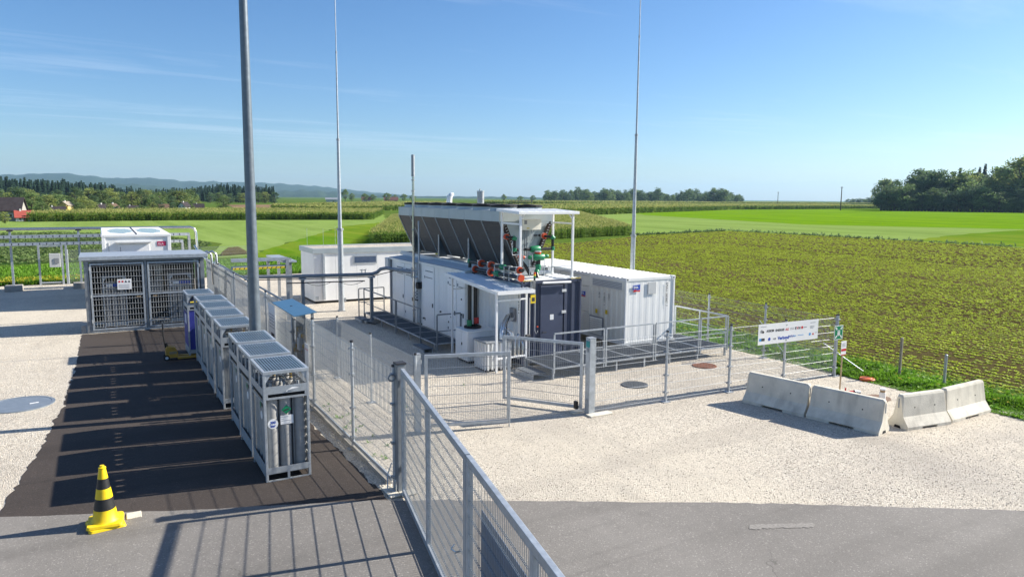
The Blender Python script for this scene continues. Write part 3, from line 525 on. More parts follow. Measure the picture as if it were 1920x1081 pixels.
# ------------------------------------------------------------------ pipework at the cooler end
t = thing('cooling_pipework', 'black cooling pipes with green tees and orange flanges under the white canopy', 'pipework', (11.4, 18.6, 2.6))
def pipe(pts, r=.045): MB().tube(pts, r, 12).build('pipe', 'pipe_black', t, True)
def flange(p, d, r=.085, th=.045, m='orange_fit'):
    p = V(*p); d = V(*d).normalized(); MB().tube([p-d*th, p+d*th], r, 16).build('flange', m, t, True)
    MB().tube([p+d*th, p+d*(th+.03)], r*1.08, 16).build('flange_ring', 'grey_white', t, True)
def fit(a, b_, r=.068): MB().tube([V(*a), V(*a).lerp(V(*b_), .12), V(*a).lerp(V(*b_), .88), V(*b_)], [r*.75, r, r, r*.75], 14).build('green_fitting', 'green_fit', t, True)
YP = 18.62
for x, sg in ((10.62, 1), (11.98, -1)):
    xe = x+sg*.16 if sg > 0 else 12.15
    flange((x+.02 if sg > 0 else 12.0, YP+.25, 3.84), (0, 1, 0)); pipe([(x if sg > 0 else 12.0, YP+.55, 3.84), (x if sg > 0 else 12.0, YP+.05, 3.83), (xe, YP, 3.82)])
    fit((xe-.06, YP, 3.84), (xe+.05, YP, 3.76)); pipe([(xe, YP, 3.8), (xe, YP, 3.47)]); fit((xe, YP, 3.52), (xe, YP, 3.4), .062)
pipe([(10.78, YP, 3.455), (11.4, YP, 3.455)]); pipe([(11.6, YP, 3.455), (12.15, YP, 3.455)]); fit((11.34, YP, 3.45), (11.68, YP, 3.47), .1); fit((11.36, YP-.12, 3.22), (11.76, YP-.12, 3.22), .11); fit((11.2, YP-.12, 3.22), (11.36, YP-.12, 3.22), .06)
fit((11.78, YP-.12, 3.24), (11.92, YP-.12, 3.24), .055)
flange((11.55, YP-.1, 3.345), (0, 0, 1), .1, .03); pipe([(11.56, YP-.12, 3.2), (11.56, YP-.12, 2.95)], .07); fit((11.56, YP-.12, 3.0), (11.54, YP-.14, 2.82), .085); fit((11.5, YP-.16, 2.84), (11.42, YP-.2, 2.68), .075); pipe([(11.44, YP-.2, 2.75), (11.42, YP-.3, 2.6)], .06)
flange((10.98, YP, 3.26), (0, 1, .2), .07, .04); flange((11.1, YP, 3.22), (1, 0, -.3), .055, .03)
pipe([(11.0, YP+.1, 3.25), (11.02, YP, 3.1), (11.15, YP-.05, 2.95), (11.3, YP-.05, 2.7)], .055)
for x, z0, z1 in ((11.2, 2.65, 3.15), (11.72, 2.65, 3.2), (10.95, 3.0, 3.6), (11.3, 3.1, 3.3)): MB().tube([(x, YP-.2, z0), (x, YP-.2, z1)], .014, 6).build('bracket_rod', 'galv', t)
MB().tube([(10.73, YP+.02, 3.7), (10.68, YP-.02, 3.66), (10.7, YP-.02, 3.3), (11.05, YP-.02, 3.3)], .012, 6).build('trace_line', 'sign_white', t)
# pair of pipes running back along the container edge
for x, z, y0, y1, fl, gr in ((10.46, 2.93, 17.6, 20.98, ((20.14, .12), (19.49, .12), (17.75, .1)), (18.62, 18.9)), (10.36, 2.73, 17.6, 20.5, ((20.38, .11), (19.32, .12), (17.5, .1)), (18.78, 19.1))):
    pipe([(x, y0, z), (x, y1, z)], .058)
    for yy, r in fl: flange((x, yy, z), (0, 1, 0), r, .035)
    fit((x, gr[0], z), (x, gr[1], z), .085); fit((x, y1-.06, z), (x, y1+.07, z), .075); pipe([(x, y1, z), (x, y1, 2.5)], .055)
for yy in (18.1, 18.4, 19.0): MB().tube([(10.3, yy, 2.6), (10.3, yy, 2.99), (10.54, yy, 3.0), (10.54, yy, 2.6)], .012, 6).build('pipe_clamp', 'galv', t)
for k in range(7): MB().tube([(10.62+k*.03, 17.95, 2.65), (10.58+k*.02, 18.2+k*.05, 2.7+.03*(k % 3)), (10.75+k*.06, 18.7, 2.66)], .01, 6).build('cable', ('pipe_black', 'ink_cyan', 'grey_white')[k % 3], t)
MB().box(11.0, 12.3, 18.9, 19.2, 2.64, 2.72).build('drip_tray', 'galv', t)
for (x, y, r, z1, nm, lb) in ((13.96, 27.0, .15, 5.25, 'roof_exhaust', 'grey cylindrical exhaust rising just behind the cooler fans'),):
    v_ = thing(nm, lb, 'exhaust', (x, y, 0)); MB().lathe([(r, 0), (r, z1)], (x, y, 0), 20).build('cylinder', 'galv_dull', v_, True); MB().lathe([(r*1.08, z1), (r*1.08, z1+.04)], (x, y, 0), 20).build('cap', 'galv', v_, True); MB().tube([(x-.03, y, z1+.04), (x-.03, y, z1+.12)], .03, 8).build('outlet_stub', 'galv_dull', v_)
v_ = thing('vent_cowl', 'curved white vent cowl peeking above the cooler fans', 'vent', (12.82, 27.0, 0)); MB().tube([(12.95, 27.95, 0), (12.95, 27.95, 4.9), (12.97, 27.95, 5.03), (13.05, 27.92, 5.13), (13.14, 27.9, 5.15)], [.12, .12, .12, .10, .05], 12).build('hood', 'white_clean', v_, True)
# ------------------------------------------------------------------ grating walkways
def deck(t, x0, x1, y0, y1, z, nx, ny):
    for i in range(nx):
        for j in range(ny):
            a0, a1 = x0+(x1-x0)*i/nx+.006, x0+(x1-x0)*(i+1)/nx-.006; b0, b1 = y0+(y1-y0)*j/ny+.006, y0+(y1-y0)*(j+1)/ny-.006
            p = MB(); f = .022
            for q in ((a0, a1, b0, b0+f), (a0, a1, b1-f, b1), (a0, a0+f, b0+f, b1-f), (a1-f, a1, b0+f, b1-f)): p.box(*q, z-.045, z)
            p = p.build('grating_panel', 'galv', t); s_ = MB()
            n = int((a1-a0)/.034)
            for k in range(1, n): xx = a0+(a1-a0)*k/n; s_.bar((xx, b0+f, z-.024), (xx, b1-f, z-.024), .004, .034)
            n = int((b1-b0)/.034)
            for k in range(1, n): yy = b0+(b1-b0)*k/n; s_.bar((a0+f, yy, z-.018), (a1-f, yy, z-.018), .004, .02)
            s_.build('grating_bars', 'grating', p, kind='stuff')
def rail(t, p, q, z0, z1, posts=2, r=.02, m='galv', square=.038):
    p = V(*p, 0); q = V(*q, 0); fr = thing_part = None
    for i in range(posts):
        a = p.lerp(q, i/(posts-1)); MB().box(a.x-square/2, a.x+square/2, a.y-square/2, a.y+square/2, z0, z1-square).build('rail_post', m, t)
    for z in (z1-square/2, (z0+z1)/2+.02): MB().bar((p.x, p.y, z), (q.x, q.y, z), square*(1 if z > z1-.1 else .7)).build('handrail' if z > z1-.1 else 'mid_rail', m, t)
t = thing('entrance_walkway', 'galvanised grating walkway with handrails in front of navy and white containers', 'walkway', (14, 16.9, 0))
deck(t, 10.6, 17.3, 16.15, 17.72, .35, 7, 1); deck(t, 16.66, 17.3, 17.74, 21.6, .35, 1, 4)
for x in (10.65, 11.7, 12.85, 13.9, 14.9, 16.04, 17.25):
    for y in (16.2, 17.6): MB().box(x-.025, x+.025, y-.025, y+.025, .022, .305).build('leg', 'galv', t)
for y in (18.8, 20.2, 21.5): MB().box(17.22, 17.27, y, y+.05, .022, .305).build('leg', 'galv', t)
for a, b_ in ((10.66, 12.36), (12.44, 14.22), (14.30, 16.06), (16.14, 17.32)): rail(t, (a, 16.17), (b_, 16.17), .2, 1.33)
rail(t, (17.32, 16.26), (17.32, 18.6), .2, 1.33, 3); rail(t, (17.32, 18.68), (17.32, 21.6), .2, 1.33, 3)
MB().box(10.1, 10.55, 16.4, 17.3, .16, .19).build('step', 'grating', t); MB().box(10.1, 10.14, 16.4, 17.3, .02, .16).build('step_side', 'galv', t)
t = thing('side_walkway', 'dark grating walkway with steel railings along the white enclosure doors', 'walkway', (9.7, 24.5, 0))
deck(t, 9.2, 10.09, 20.95, 28.2, .3, 1, 7)
for y in (21.0, 22.2, 23.3, 24.6, 26.1, 27.2, 28.1): MB().box(9.2, 9.25, y, y+.05, .022, .255).build('leg', 'galv_dull', t)
rail(t, (9.2, 28.15), (9.2, 24.55), .1, 1.28, 2, m='steel_post'); rail(t, (9.2, 24.45), (9.2, 22.2), .1, 1.28, 2, m='steel_post'); rail(t, (9.0, 28.22), (10.08, 28.22), .1, 1.3, 2, m='steel_post'); rail(t, (9.24, 20.9), (10.08, 20.9), .1, 1.27, 2, m='steel_post')
for y0 in (21.0, 27.3): MB().box(8.8, 9.14, y0, y0+.9, .12, .15).build('step', 'grating', t); MB().box(8.8, 8.84, y0, y0+.9, .02, .118).build('step_side', 'galv', t); MB().box(9.1, 9.14, y0, y0+.9, .02, .118).build('step_side', 'galv', t)
# ------------------------------------------------------------------ lean-to shelter and what stands in it
t = thing('lean_to_shelter', 'white steel lean-to with a sloping ribbed sheet roof beside the navy container', 'shelter', (10.1, 19.2, 0))
for x, y, zt in ((9.62, 17.6, 2.33), (10.66, 17.7, 2.33), (9.64, 20.6, 2.53), (10.5, 20.58, 2.53)): MB().box(x-.03, x+.03, y-.03, y+.03, .022, zt).build('post', 'white_clean', t, bevel=.004)
r = MB(); n = 11
for i in range(n*4+1):
    u = i/(n*4); x = 9.56+1.2*u; k = (0, 0, .025, .025)[i % 4]; r.v += [(x, 17.45, 2.375+k), (x, 20.85, 2.585+k)]
for i in range(n*4): r.f.append((2*i, 2*i+2, 2*i+3, 2*i+1))
r.build('roof_sheet', 'roof_sheet', t)
MB().bar((9.53, 17.42, 2.345), (9.53, 20.88, 2.56), .03, .10).build('fascia', 'white_clean', t); MB().bar((9.55, 17.42, 2.345), (10.78, 17.42, 2.345), .03, .10).build('fascia', 'white_clean', t); MB().bar((10.76, 17.45, 2.345), (10.76, 17.78, 2.36), .03, .09).build('fascia', 'white_clean', t)
MB().bar((9.65, 17.6, 2.1), (10.63, 17.69, 2.1), .04).build('cross_rail', 'white_clean', t); MB().bar((9.66, 20.6, 2.1), (10.47, 20.6, 2.1), .03).build('cross_rail', 'white_clean', t)
MB().bar((9.65, 17.6, .42), (10.63, 17.69, .42), .045).build('cross_rail', 'white_clean', t)
t = thing('pump_cabinet', 'white metal cabinet with a black ring and twin black pipes under the lean-to', 'cabinet', (9.85, 19.4, 0))
MB().box(9.38, 10.3, 18.95, 19.8, .1, .98).build('body', 'white', t, bevel=.01); MB().box(9.36, 10.32, 18.93, 19.82, .982, 1.02).build('top', 'white_clean', t, bevel=.008); MB().box(9.42, 10.26, 19.0, 19.76, .0, .1).build('plinth', 'ink', t)
for y0, y1 in ((18.97, 19.36), (19.38, 19.78)): MB().box(9.365, 9.379, y0, y1, .14, .94).build('door', 'white_clean', t, bevel=.004)
MB().box(9.352, 9.364, 19.3, 19.35, .55, .63).build('lock', 'ink', t); MB().box(9.4, 9.78, 18.934, 18.949, .14, .94).build('side_panel', 'white_clean', t)
MB()._lathe([(.27, 1.022), (.27, 1.07), (.2, 1.09), (.2, 1.03)], (9.82, 19.5, 0), 24).build('black_ring', 'rubber', t, True)
for x, y, r_ in ((9.74, 19.55, .062), (9.94, 19.55, .062)):
    MB().tube([(x, y, 1.05), (x, y, 2.46)], r_, 14).build('riser_pipe', 'pipe_black', t, True)
MB().tube([(9.72, 19.52, 1.08), (9.72, 19.52, 1.26)], .085, 14).build('green_fitting', 'green_fit', t, True); MB().tube([(9.95, 19.5, 1.14), (9.95, 19.5, 1.32)], .08, 14).build('red_flange', 'red_paint', t, True)
t = thing('ribbed_tank', 'small ribbed white tank with a dark rim at the open end of the lean-to', 'tank', (9.8, 18.1, 0))
MB().box(9.42, 10.25, 17.82, 18.55, .08, .84).build('tank_body', 'grey_white', t, bevel=.03); MB().box(9.38, 10.29, 17.78, 18.59, .842, .9).build('rim', 'galv_dull', t, bevel=.008)
for k in range(6): MB().box(9.385, 9.417, 17.84+k*.125, 17.89+k*.125, .06, .84).build('rib', 'white', t)
for k in range(6): MB().box(9.44+k*.14, 9.49+k*.14, 17.785, 17.818, .06, .84).build('rib', 'white', t)
MB().box(9.4, 10.27, 17.8, 18.57, .022, .07).build('pallet', 'ink', t)
t = thing('foil_pipes', 'silver foil wrapped pipes bending down from the white container wall', 'pipes', (10.4, 17.9, 0))
for k, (a, b_) in enumerate((((10.5, 18.28, 1.55), (9.95, 17.9, .92)), ((10.5, 18.2, 1.45), (10.2, 17.72, .95)))):
    A = V(*a); B = V(*b_); MB().tube([A, A+V(-.2, -.1, -.02), A+V(-.38, -.18, -.22), B+V(0, 0, .15), B], .06, 12).build('lagged_pipe', 'foil', t, True)
MB().tube([(10.52, 18.3, 1.6), (10.3, 18.0, 1.62), (10.1, 17.85, 1.35), (10.05, 17.8, .95)], .014, 6).build('cable', 'black', t)
for k in range(3): MB().tube([(10.3+k*.13, 17.7, .45), (10.3+k*.13, 17.7, .95-.1*k), (10.45+k*.05, 17.76, 1.05-.1*k)], .03, 10).build('drain_pipe', 'inox', t, True)
MB().tube([(10.62, 17.62, 1.0), (10.75, 17.62, 1.0)], .05, 12).build('valve_wheel', 'ink', t, True)
# ------------------------------------------------------------------ gas pipe crossing to the enclosure
t = thing('gas_pipeline', 'steel pipeline carried on square posts from the fence to the white enclosure', 'pipeline', (7, 27.6, 0))
MB().tube([(4.62, 28.35, 1.95), (6.6, 27.72, 1.95), (8.9, 27.32, 1.95), (9.25, 27.25, 1.96), (9.45, 27.2, 2.03), (9.55, 27.1, 2.16), (9.72, 26.9, 2.21), (10.06, 24.98, 2.21)], .07, 14).build('main_pipe', 'steel_post', t, True)
MB().tube([(4.6, 28.45, 1.82), (6.6, 27.82, 1.83), (9.2, 27.35, 1.84), (9.6, 27.2, 1.95), (10.0, 26.8, 2.1)], .016, 8).build('cable', 'black', t); MB().tube([(6.0, 27.6, 1.72), (8.9, 27.1, 1.72)], .022, 8).build('conduit', 'ink', t)
for a, b_ in (((6.7, 27.6, 1.72), (7.7, 27.4, 1.72)), ((7.9, 27.35, 1.72), (8.9, 27.15, 1.72))):
    A, B = V(*a), V(*b_); MB().tube([A.lerp(B, k/8)-V(0, 0, .14*math.sin(math.pi*k/8)) for k in range(9)], .009, 6).build('hanging_cable', 'black', t)
for x, y in ((9.2, 27.2), (6.62, 27.68)): MB().box(x-.06, x+.06, y-.06, y+.06, .1, 1.82).build('post', 'steel_post', t, bevel=.006); MB().box(x-.13, x+.13, y-.09, y+.09, 1.82, 1.875).build('saddle', 'galv_dull', t); MB().box(x-.32, x+.32, y-.2, y+.2, .022, .12).build('concrete_foot', 'concrete_dull', t, bevel=.015)
for x in (8.86, 9.0): MB().tube([(x, 27.33, 1.9), (x, 27.33, 2.14)], .02, 8).build('valve_stem', 'galv', t); MB().tube([(x-.08, 27.33, 2.12), (x+.05, 27.33, 2.15)], .012, 6).build('valve_lever', 'ink', t)
MB().tube([(9.0, 27.1, .15), (8.95, 26.95, .08), (9.1, 26.6, .06), (9.2, 26.2, .2)], .02, 6).build('loose_hose', 'black', t)
# ------------------------------------------------------------------ flat roofed building behind
t = thing('technical_building', 'white flat-roofed technical building with gravel roof and louvred window', 'building', (11.2, 34.4, 0))
BX0, BX1, BY0, BY1 = 8.48, 14.6, 33.2, 35.7
MB().box(BX0+.06, BX1-.06, BY0+.06, BY1-.06, 0, .14).build('plinth', 'black', t)
for i in range(6): MB().box(BX0+(BX1-BX0)*i/6+.004, BX0+(BX1-BX0)*(i+1)/6-.004, BY0, BY0+.08, .14, 2.36).build('wall_panel', 'panel_white', t, bevel=.004)
for i in range(3): MB().box(BX0+.0, BX0+.08, BY0+.085+(BY1-BY0-.17)*i/3+.003, BY0+.085+(BY1-BY0-.17)*(i+1)/3-.003, .14, 2.36).build('wall_panel', 'panel_white', t, bevel=.004)
MB().box(BX0+.09, BX1, BY0+.09, BY1, .14, 2.36).build('core', 'panel_white', t)
for q in ((BX0-.05, BX1+.05, BY0-.05, BY0+.01), (BX0-.05, BX0+.01, BY0+.012, BY1+.05), (BX0+.012, BX1+.05, BY1-.01, BY1+.05)): MB().box(*q, 2.362, 2.6).build('fascia', 'cooler_panel', t, bevel=.006)
MB().box(BX0+.012, BX1+.04, BY0+.012, BY1-.012, 2.37, 2.56).build('roof_gravel', 'gravel', t)
MB().box(8.86, 8.98, BY0-.09, BY0-.004, .2, 2.36).build('downpipe', 'galv', t, bevel=.01)
wn = MB(); x0, x1, z0, z1 = 10.35, 11.52, 1.82, 2.22
for q in ((x0, x1, z0, z0+.05), (x0, x1, z1-.05, z1), (x0, x0+.05, z0+.05, z1-.05), (x1-.05, x1, z0+.05, z1-.05)): wn.box(q[0], q[1], BY0-.03, BY0-.002, q[2], q[3])
wn = wn.build('louvre_window', 'galv', t); MB().box(x0+.05, x1-.05, BY0-.008, BY0-.003, z0+.05, z1-.05).build('dark_backing', 'support_blue', wn)
for k in range(6): MB().bar((x0+.05, BY0-.02, z0+.08+k*.046), (x1-.05, BY0-.02, z0+.08+k*.046), .02, .022, (0, .6, 1)).build('louvre_blade', 'inox', wn)
for x, y in ((8.5, 34.4), (9.0, 33.4), (10.2, 35.6)): MB().tube([(x, y, 2.56), (x, y, 3.5)], .006, 5).build('lightning_rod', 'galv', t)
MB().box(8.52, 8.66, BY0-.03, BY0-.004, .2, .36).build('bracket', 'galv', t)
# ------------------------------------------------------------------ masts and lamp post
def mast(name, label, x, y, segs, m='galv'):
    t = thing(name, label, 'mast', (x, y, 0), None)
    for i in range(len(segs)-1):
        (z0, r0), (z1, r1) = segs[i], segs[i+1]; MB().tube([(x, y, z0), (x, y, z1)], [r0, r1], 12).build('mast_section', m, t, True)
        if i: MB().tube([(x, y, z0-.04), (x, y, z0+.04)], r0*1.25, 12).build('joint_collar', 'galv_dull', t)
    MB().box(x-.14, x+.14, y-.14, y+.14, .022, .06).build('base_plate', 'galv_dull', t)
    return t
t = mast('lightning_mast', 'slender lightning mast standing in front of the gravel-roofed white building', 8.98, 30.6, [(.05, .13), (3.6, .12), (3.61, .085), (7.4, .06), (7.41, .04), (11, .03), (11.01, .02), (17, .012)])
MB().box(8.9, 9.16, 30.5, 30.7, .45, .6).build('clamp', 'galv_dull', t)
mast('lightning_mast', 'slender lightning mast rising behind the white container with logo plate', 17.8, 21.6, [(.05, .095), (3.6, .088), (3.61, .07), (7.4, .05), (7.41, .036), (11, .026), (11.01, .02), (19, .012)])
t = thing('lamp_post', 'thick round galvanised lamp post standing among the gas cylinder bundles', 'lamp post', (2.95, 16.95, 0))
MB().tube([(2.95, 16.95, .03), (2.95, 16.95, 1.6), (2.95, 16.95, 12)], [.135, .13, .075], 20).build('pole', 'lamp_steel', t, True); MB().lathe([(.2, .03), (.2, .06)], (2.95, 16.95, 0), 16).build('base_flange', 'galv_dull', t)
MB().box(2.87, 3.03, 16.812, 16.818, .7, 1.05).build('service_hatch', 'galv_dull', t)
MB().tube([(2.95, 16.95, 12), (2.95, 16.95, 12.3), (2.6, 16.6, 12.5)], .05, 10).build('bracket_arm', 'galv', t, True); MB().box(2.2, 2.65, 16.3, 16.65, 12.45, 12.55).build('lamp_head', 'galv_dull', t)
# ------------------------------------------------------------------ mesh fences
def fence(name, label, pts, h, post_w=.06, m='wire', sub=True):
    t = thing(name, label, 'fence', (*pts[0], 0))
    for i, (x, y) in enumerate(pts):
        p = MB().tube([(x, y, .022), (x, y, h+.06)], post_w/2, 10).build('post', 'galv', t, True); MB().lathe([(post_w*.6, h+.06), (post_w*.6, h+.10)], (x, y, 0), 10).build('post_cap', 'ink', p)
        if sub:
            for z in (.25, h*.4, h*.72, h*.96): MB().box(x-.055, x+.055, y-.045, y+.045, z, z+.035).build('clamp', 'galv_dull', p)
        MB().box(x-.11, x+.11, y-.09, y+.09, .022, .04).build('base_plate', 'galv_dull', p)
        if i: MB().mesh(pts[i-1], (x, y), .1, h).build('mesh_panel', m, t, kind='stuff')
    return t
fl = fence('mesh_fence', 'tall wire mesh fence running beside the row of gas cylinder bundles', [(4.13, y) for y in (11.15, 13.46, 16.45, 18.5, 21.8, 24.7, 27.6, 31.5, 35.2)], 2.12)
for a, b_ in ((18.6, 21.7), (21.9, 24.6), (24.8, 27.5), (27.7, 31.4), (31.6, 35.1)): MB().box(4.19, 4.198, a, b_, .45, 2.02).build('clear_screen', 'polycarb', fl); MB().bar((4.195, a, 2.04), (4.195, b_, 2.04), .05, .05).build('screen_rail', 'steel_post', fl)
MB().bar((4.13, 11.3, .17), (4.13, 18.4, .17), .03, .07).build('bottom_rail', 'galv', fl)
fence('mesh_fence', 'wire mesh fence carrying the sponsor banner in front of the walkway', [(9.72, 13.12), (11.91, 13.04), (14.0, 12.95), (15.95, 12.83), (18.01, 12.74)], 1.72)
bf = fence('mesh_fence', 'wire mesh fence along the grass verge beside the crop field', [(18.05, 12.80), (18.08, 15.35), (18.15, 17.85), (18.2, 20.4), (18.25, 23), (18.3, 26), (18.3, 29)], 1.70)
for p, q in (((18.1, 15.6, 1.2), (18.9, 15.2, .1)), ((18.05, 13.2, .9), (19.0, 12.4, .05))): MB().tube([p, q], .014, 8).build('brace', 'galv', bf)
fence('mesh_fence', 'short inner wire mesh fence between hinged yard gate and regulator panel', [(5.58, 13.75), (5.5, 16.4), (5.48, 19.13), (4.35, 19.2)], 1.66, .05, sub=False)
# ------------------------------------------------------------------ gates
def gate_leaf(name, label, p, q, z0, z1, w_=.07, stiles=(), dh=.2, dv=.05, parts=True, cat='gate', m='galv', rm=.85):
    t = thing(name, label, cat, (*p, 0)); P_, Q_ = V(*p, 0), V(*q, 0); d = (Q_-P_).normalized()
    for z in (z0+w_/2, z1-w_/2): MB().bar(P_+V(0, 0, z), Q_+V(0, 0, z), w_*.7, w_).build('frame_rail', m, t, bevel=.004)
    for k in (0, 1)+tuple(stiles):
        a = P_.lerp(Q_, k); a = a+d*(w_/2 if k == 0 else -w_/2 if k == 1 else 0); MB().bar(a+V(0, 0, z0+w_), a+V(0, 0, z1-w_), w_*.72, w_, d).build('frame_stile', m, t, bevel=.004)
    MB().mesh((P_+d*w_)[:2], (Q_-d*w_)[:2], z0+w_+.03, z1-w_-.03, dv, dh, .0036*rm, .0044*rm).build('mesh_infill', 'wire' if w_ < .08 else 'gate_wire', t, kind='stuff')
    return t
G1 = gate_leaf('gate_leaf', 'left galvanised mesh gate leaf swung slightly open in the yard entrance', (5.78, 13.74), (7.58, 13.22), .12, 1.70)
MB().tube([(7.55, 13.2, .02), (7.55, 13.2, .4)], .012, 8).build('drop_bolt', 'galv_dull', G1)
G2 = gate_leaf('gate_leaf', 'right galvanised mesh gate leaf swung inward towards the grating walkway', (9.56, 13.28), (8.34, 14.9), .12, 1.70)
MB().box(9.4, 9.46, 13.3, 13.4, .12, .3).build('stop_block', 'black', G2)
for nm, lb, x, y, w_, h in (('gate_post', 'square steel gate post beside the left mesh gate leaf', 5.64, 13.80, .12, 1.72), ('gate_post', 'square steel gate post on a concrete pad between gate and banner fence', 9.66, 13.12, .17, 1.82)):
    t = thing(nm, lb, 'post', (x, y, 0)); MB().box(x-w_/2, x+w_/2, y-w_/2, y+w_/2, .03, h).build('shaft', 'galv', t, bevel=.008); MB().box(x-w_/2-.004, x+w_/2+.004, y-w_/2-.004, y+w_/2+.004, h, h+.015).build('cap', 'galv_dull', t)
    if x > 9:
        MB().box(9.5, 10.15, 12.84, 13.06, .022, .06).build('concrete_pad', 'concrete', t, bevel=.01); MB().box(9.3, 9.62, 13.3, 13.5, .022, .05).build('concrete_pad', 'concrete', t, bevel=.01)
        MB().box(9.55, 9.575, 13.05, 13.16, 1.62, 1.76).build('turquoise_tie', 'turq', t)
    for z in (.3, 1.5): MB().tube([(x+(.08 if x < 9 else -.1), y, z), (x+(.08 if x < 9 else -.1), y, z+.09)], .02, 8).build('hinge', 'galv_dull', t)
# big drive gate in the foreground
t = thing('gate_post', 'tall square gate post with ring latch at the end of the tall mesh fence', 'post', (4.2, 11.05, 0))
MB().box(4.13, 4.28, 10.98, 11.13, .03, 2.24).build('shaft', 'steel_post', t, bevel=.008); MB().box(4.12, 4.29, 10.97, 11.14, 2.24, 2.27).build('cap', 'ink', t)
MB().tube(arc((4.06, 2.02), .055, 0, 6.2832, 14, lambda a, z: (a, 11.05, z)), .014, 8).build('ring_latch', 'steel_post', t, True)
for z in (.4, 1.9): MB().tube([(4.2, 10.95, z), (4.2, 10.95, z+.1)], .025, 10).build('hinge', 'galv_dull', t)
MB().tube([(4.1, 11.2, .5), (4.02, 11.2, .3), (3.98, 11.1, .08), (4.1, 11.0, .06), (4.05, 10.9, .3)], .012, 6).build('loose_cable', 'galv', t)
for a, b_, c, d in ((3.93, 4.12, 10.82, 11.3), (4.125, 4.4, 10.78, 10.98)): MB().box(a, b_, c, d, .034, .06).build('concrete_pad', 'concrete', t, bevel=.01)
dG = V(-.2, -1, 0).normalized(); pG = V(4.19, 10.90, 0)
GA = gate_leaf('drive_gate_leaf', 'tall mesh drive gate leaf hung on the ring latch post', pG[:2], (pG+dG*4.16)[:2], .06, 2.2, .085, (.49,), .2, .055, rm=.9)
GB = gate_leaf('drive_gate_leaf', 'tall mesh drive gate leaf with a blue-grey sheet on its far side', (pG+dG*4.19)[:2], (pG+dG*8.4)[:2], .06, 2.2, .085, (.5,), .2, .055, rm=.9)
a = pG+dG*4.0; MB().tube([a+V(-.05, 0, 1.0), a+V(-.1, 0, 1.0), a+V(-.1, .12, .98), a+V(-.05, .14, 1.02)], .012, 8).build('latch_loop', 'inox', GA, True)
a = pG+dG*4.55; c = pG+dG*6.0; n_ = V(-dG.y, dG.x, 0)*.05
MB().prism([(0, .75), (1, .75), (1, 1.72), (0, 1.72)], lambda k, z: a.lerp(c, k)+n_+V(0, 0, z), lambda k, z: a.lerp(c, k)+n_*1.1+V(0, 0, z)).build('sheet_sign', 'sheet_back', GB)
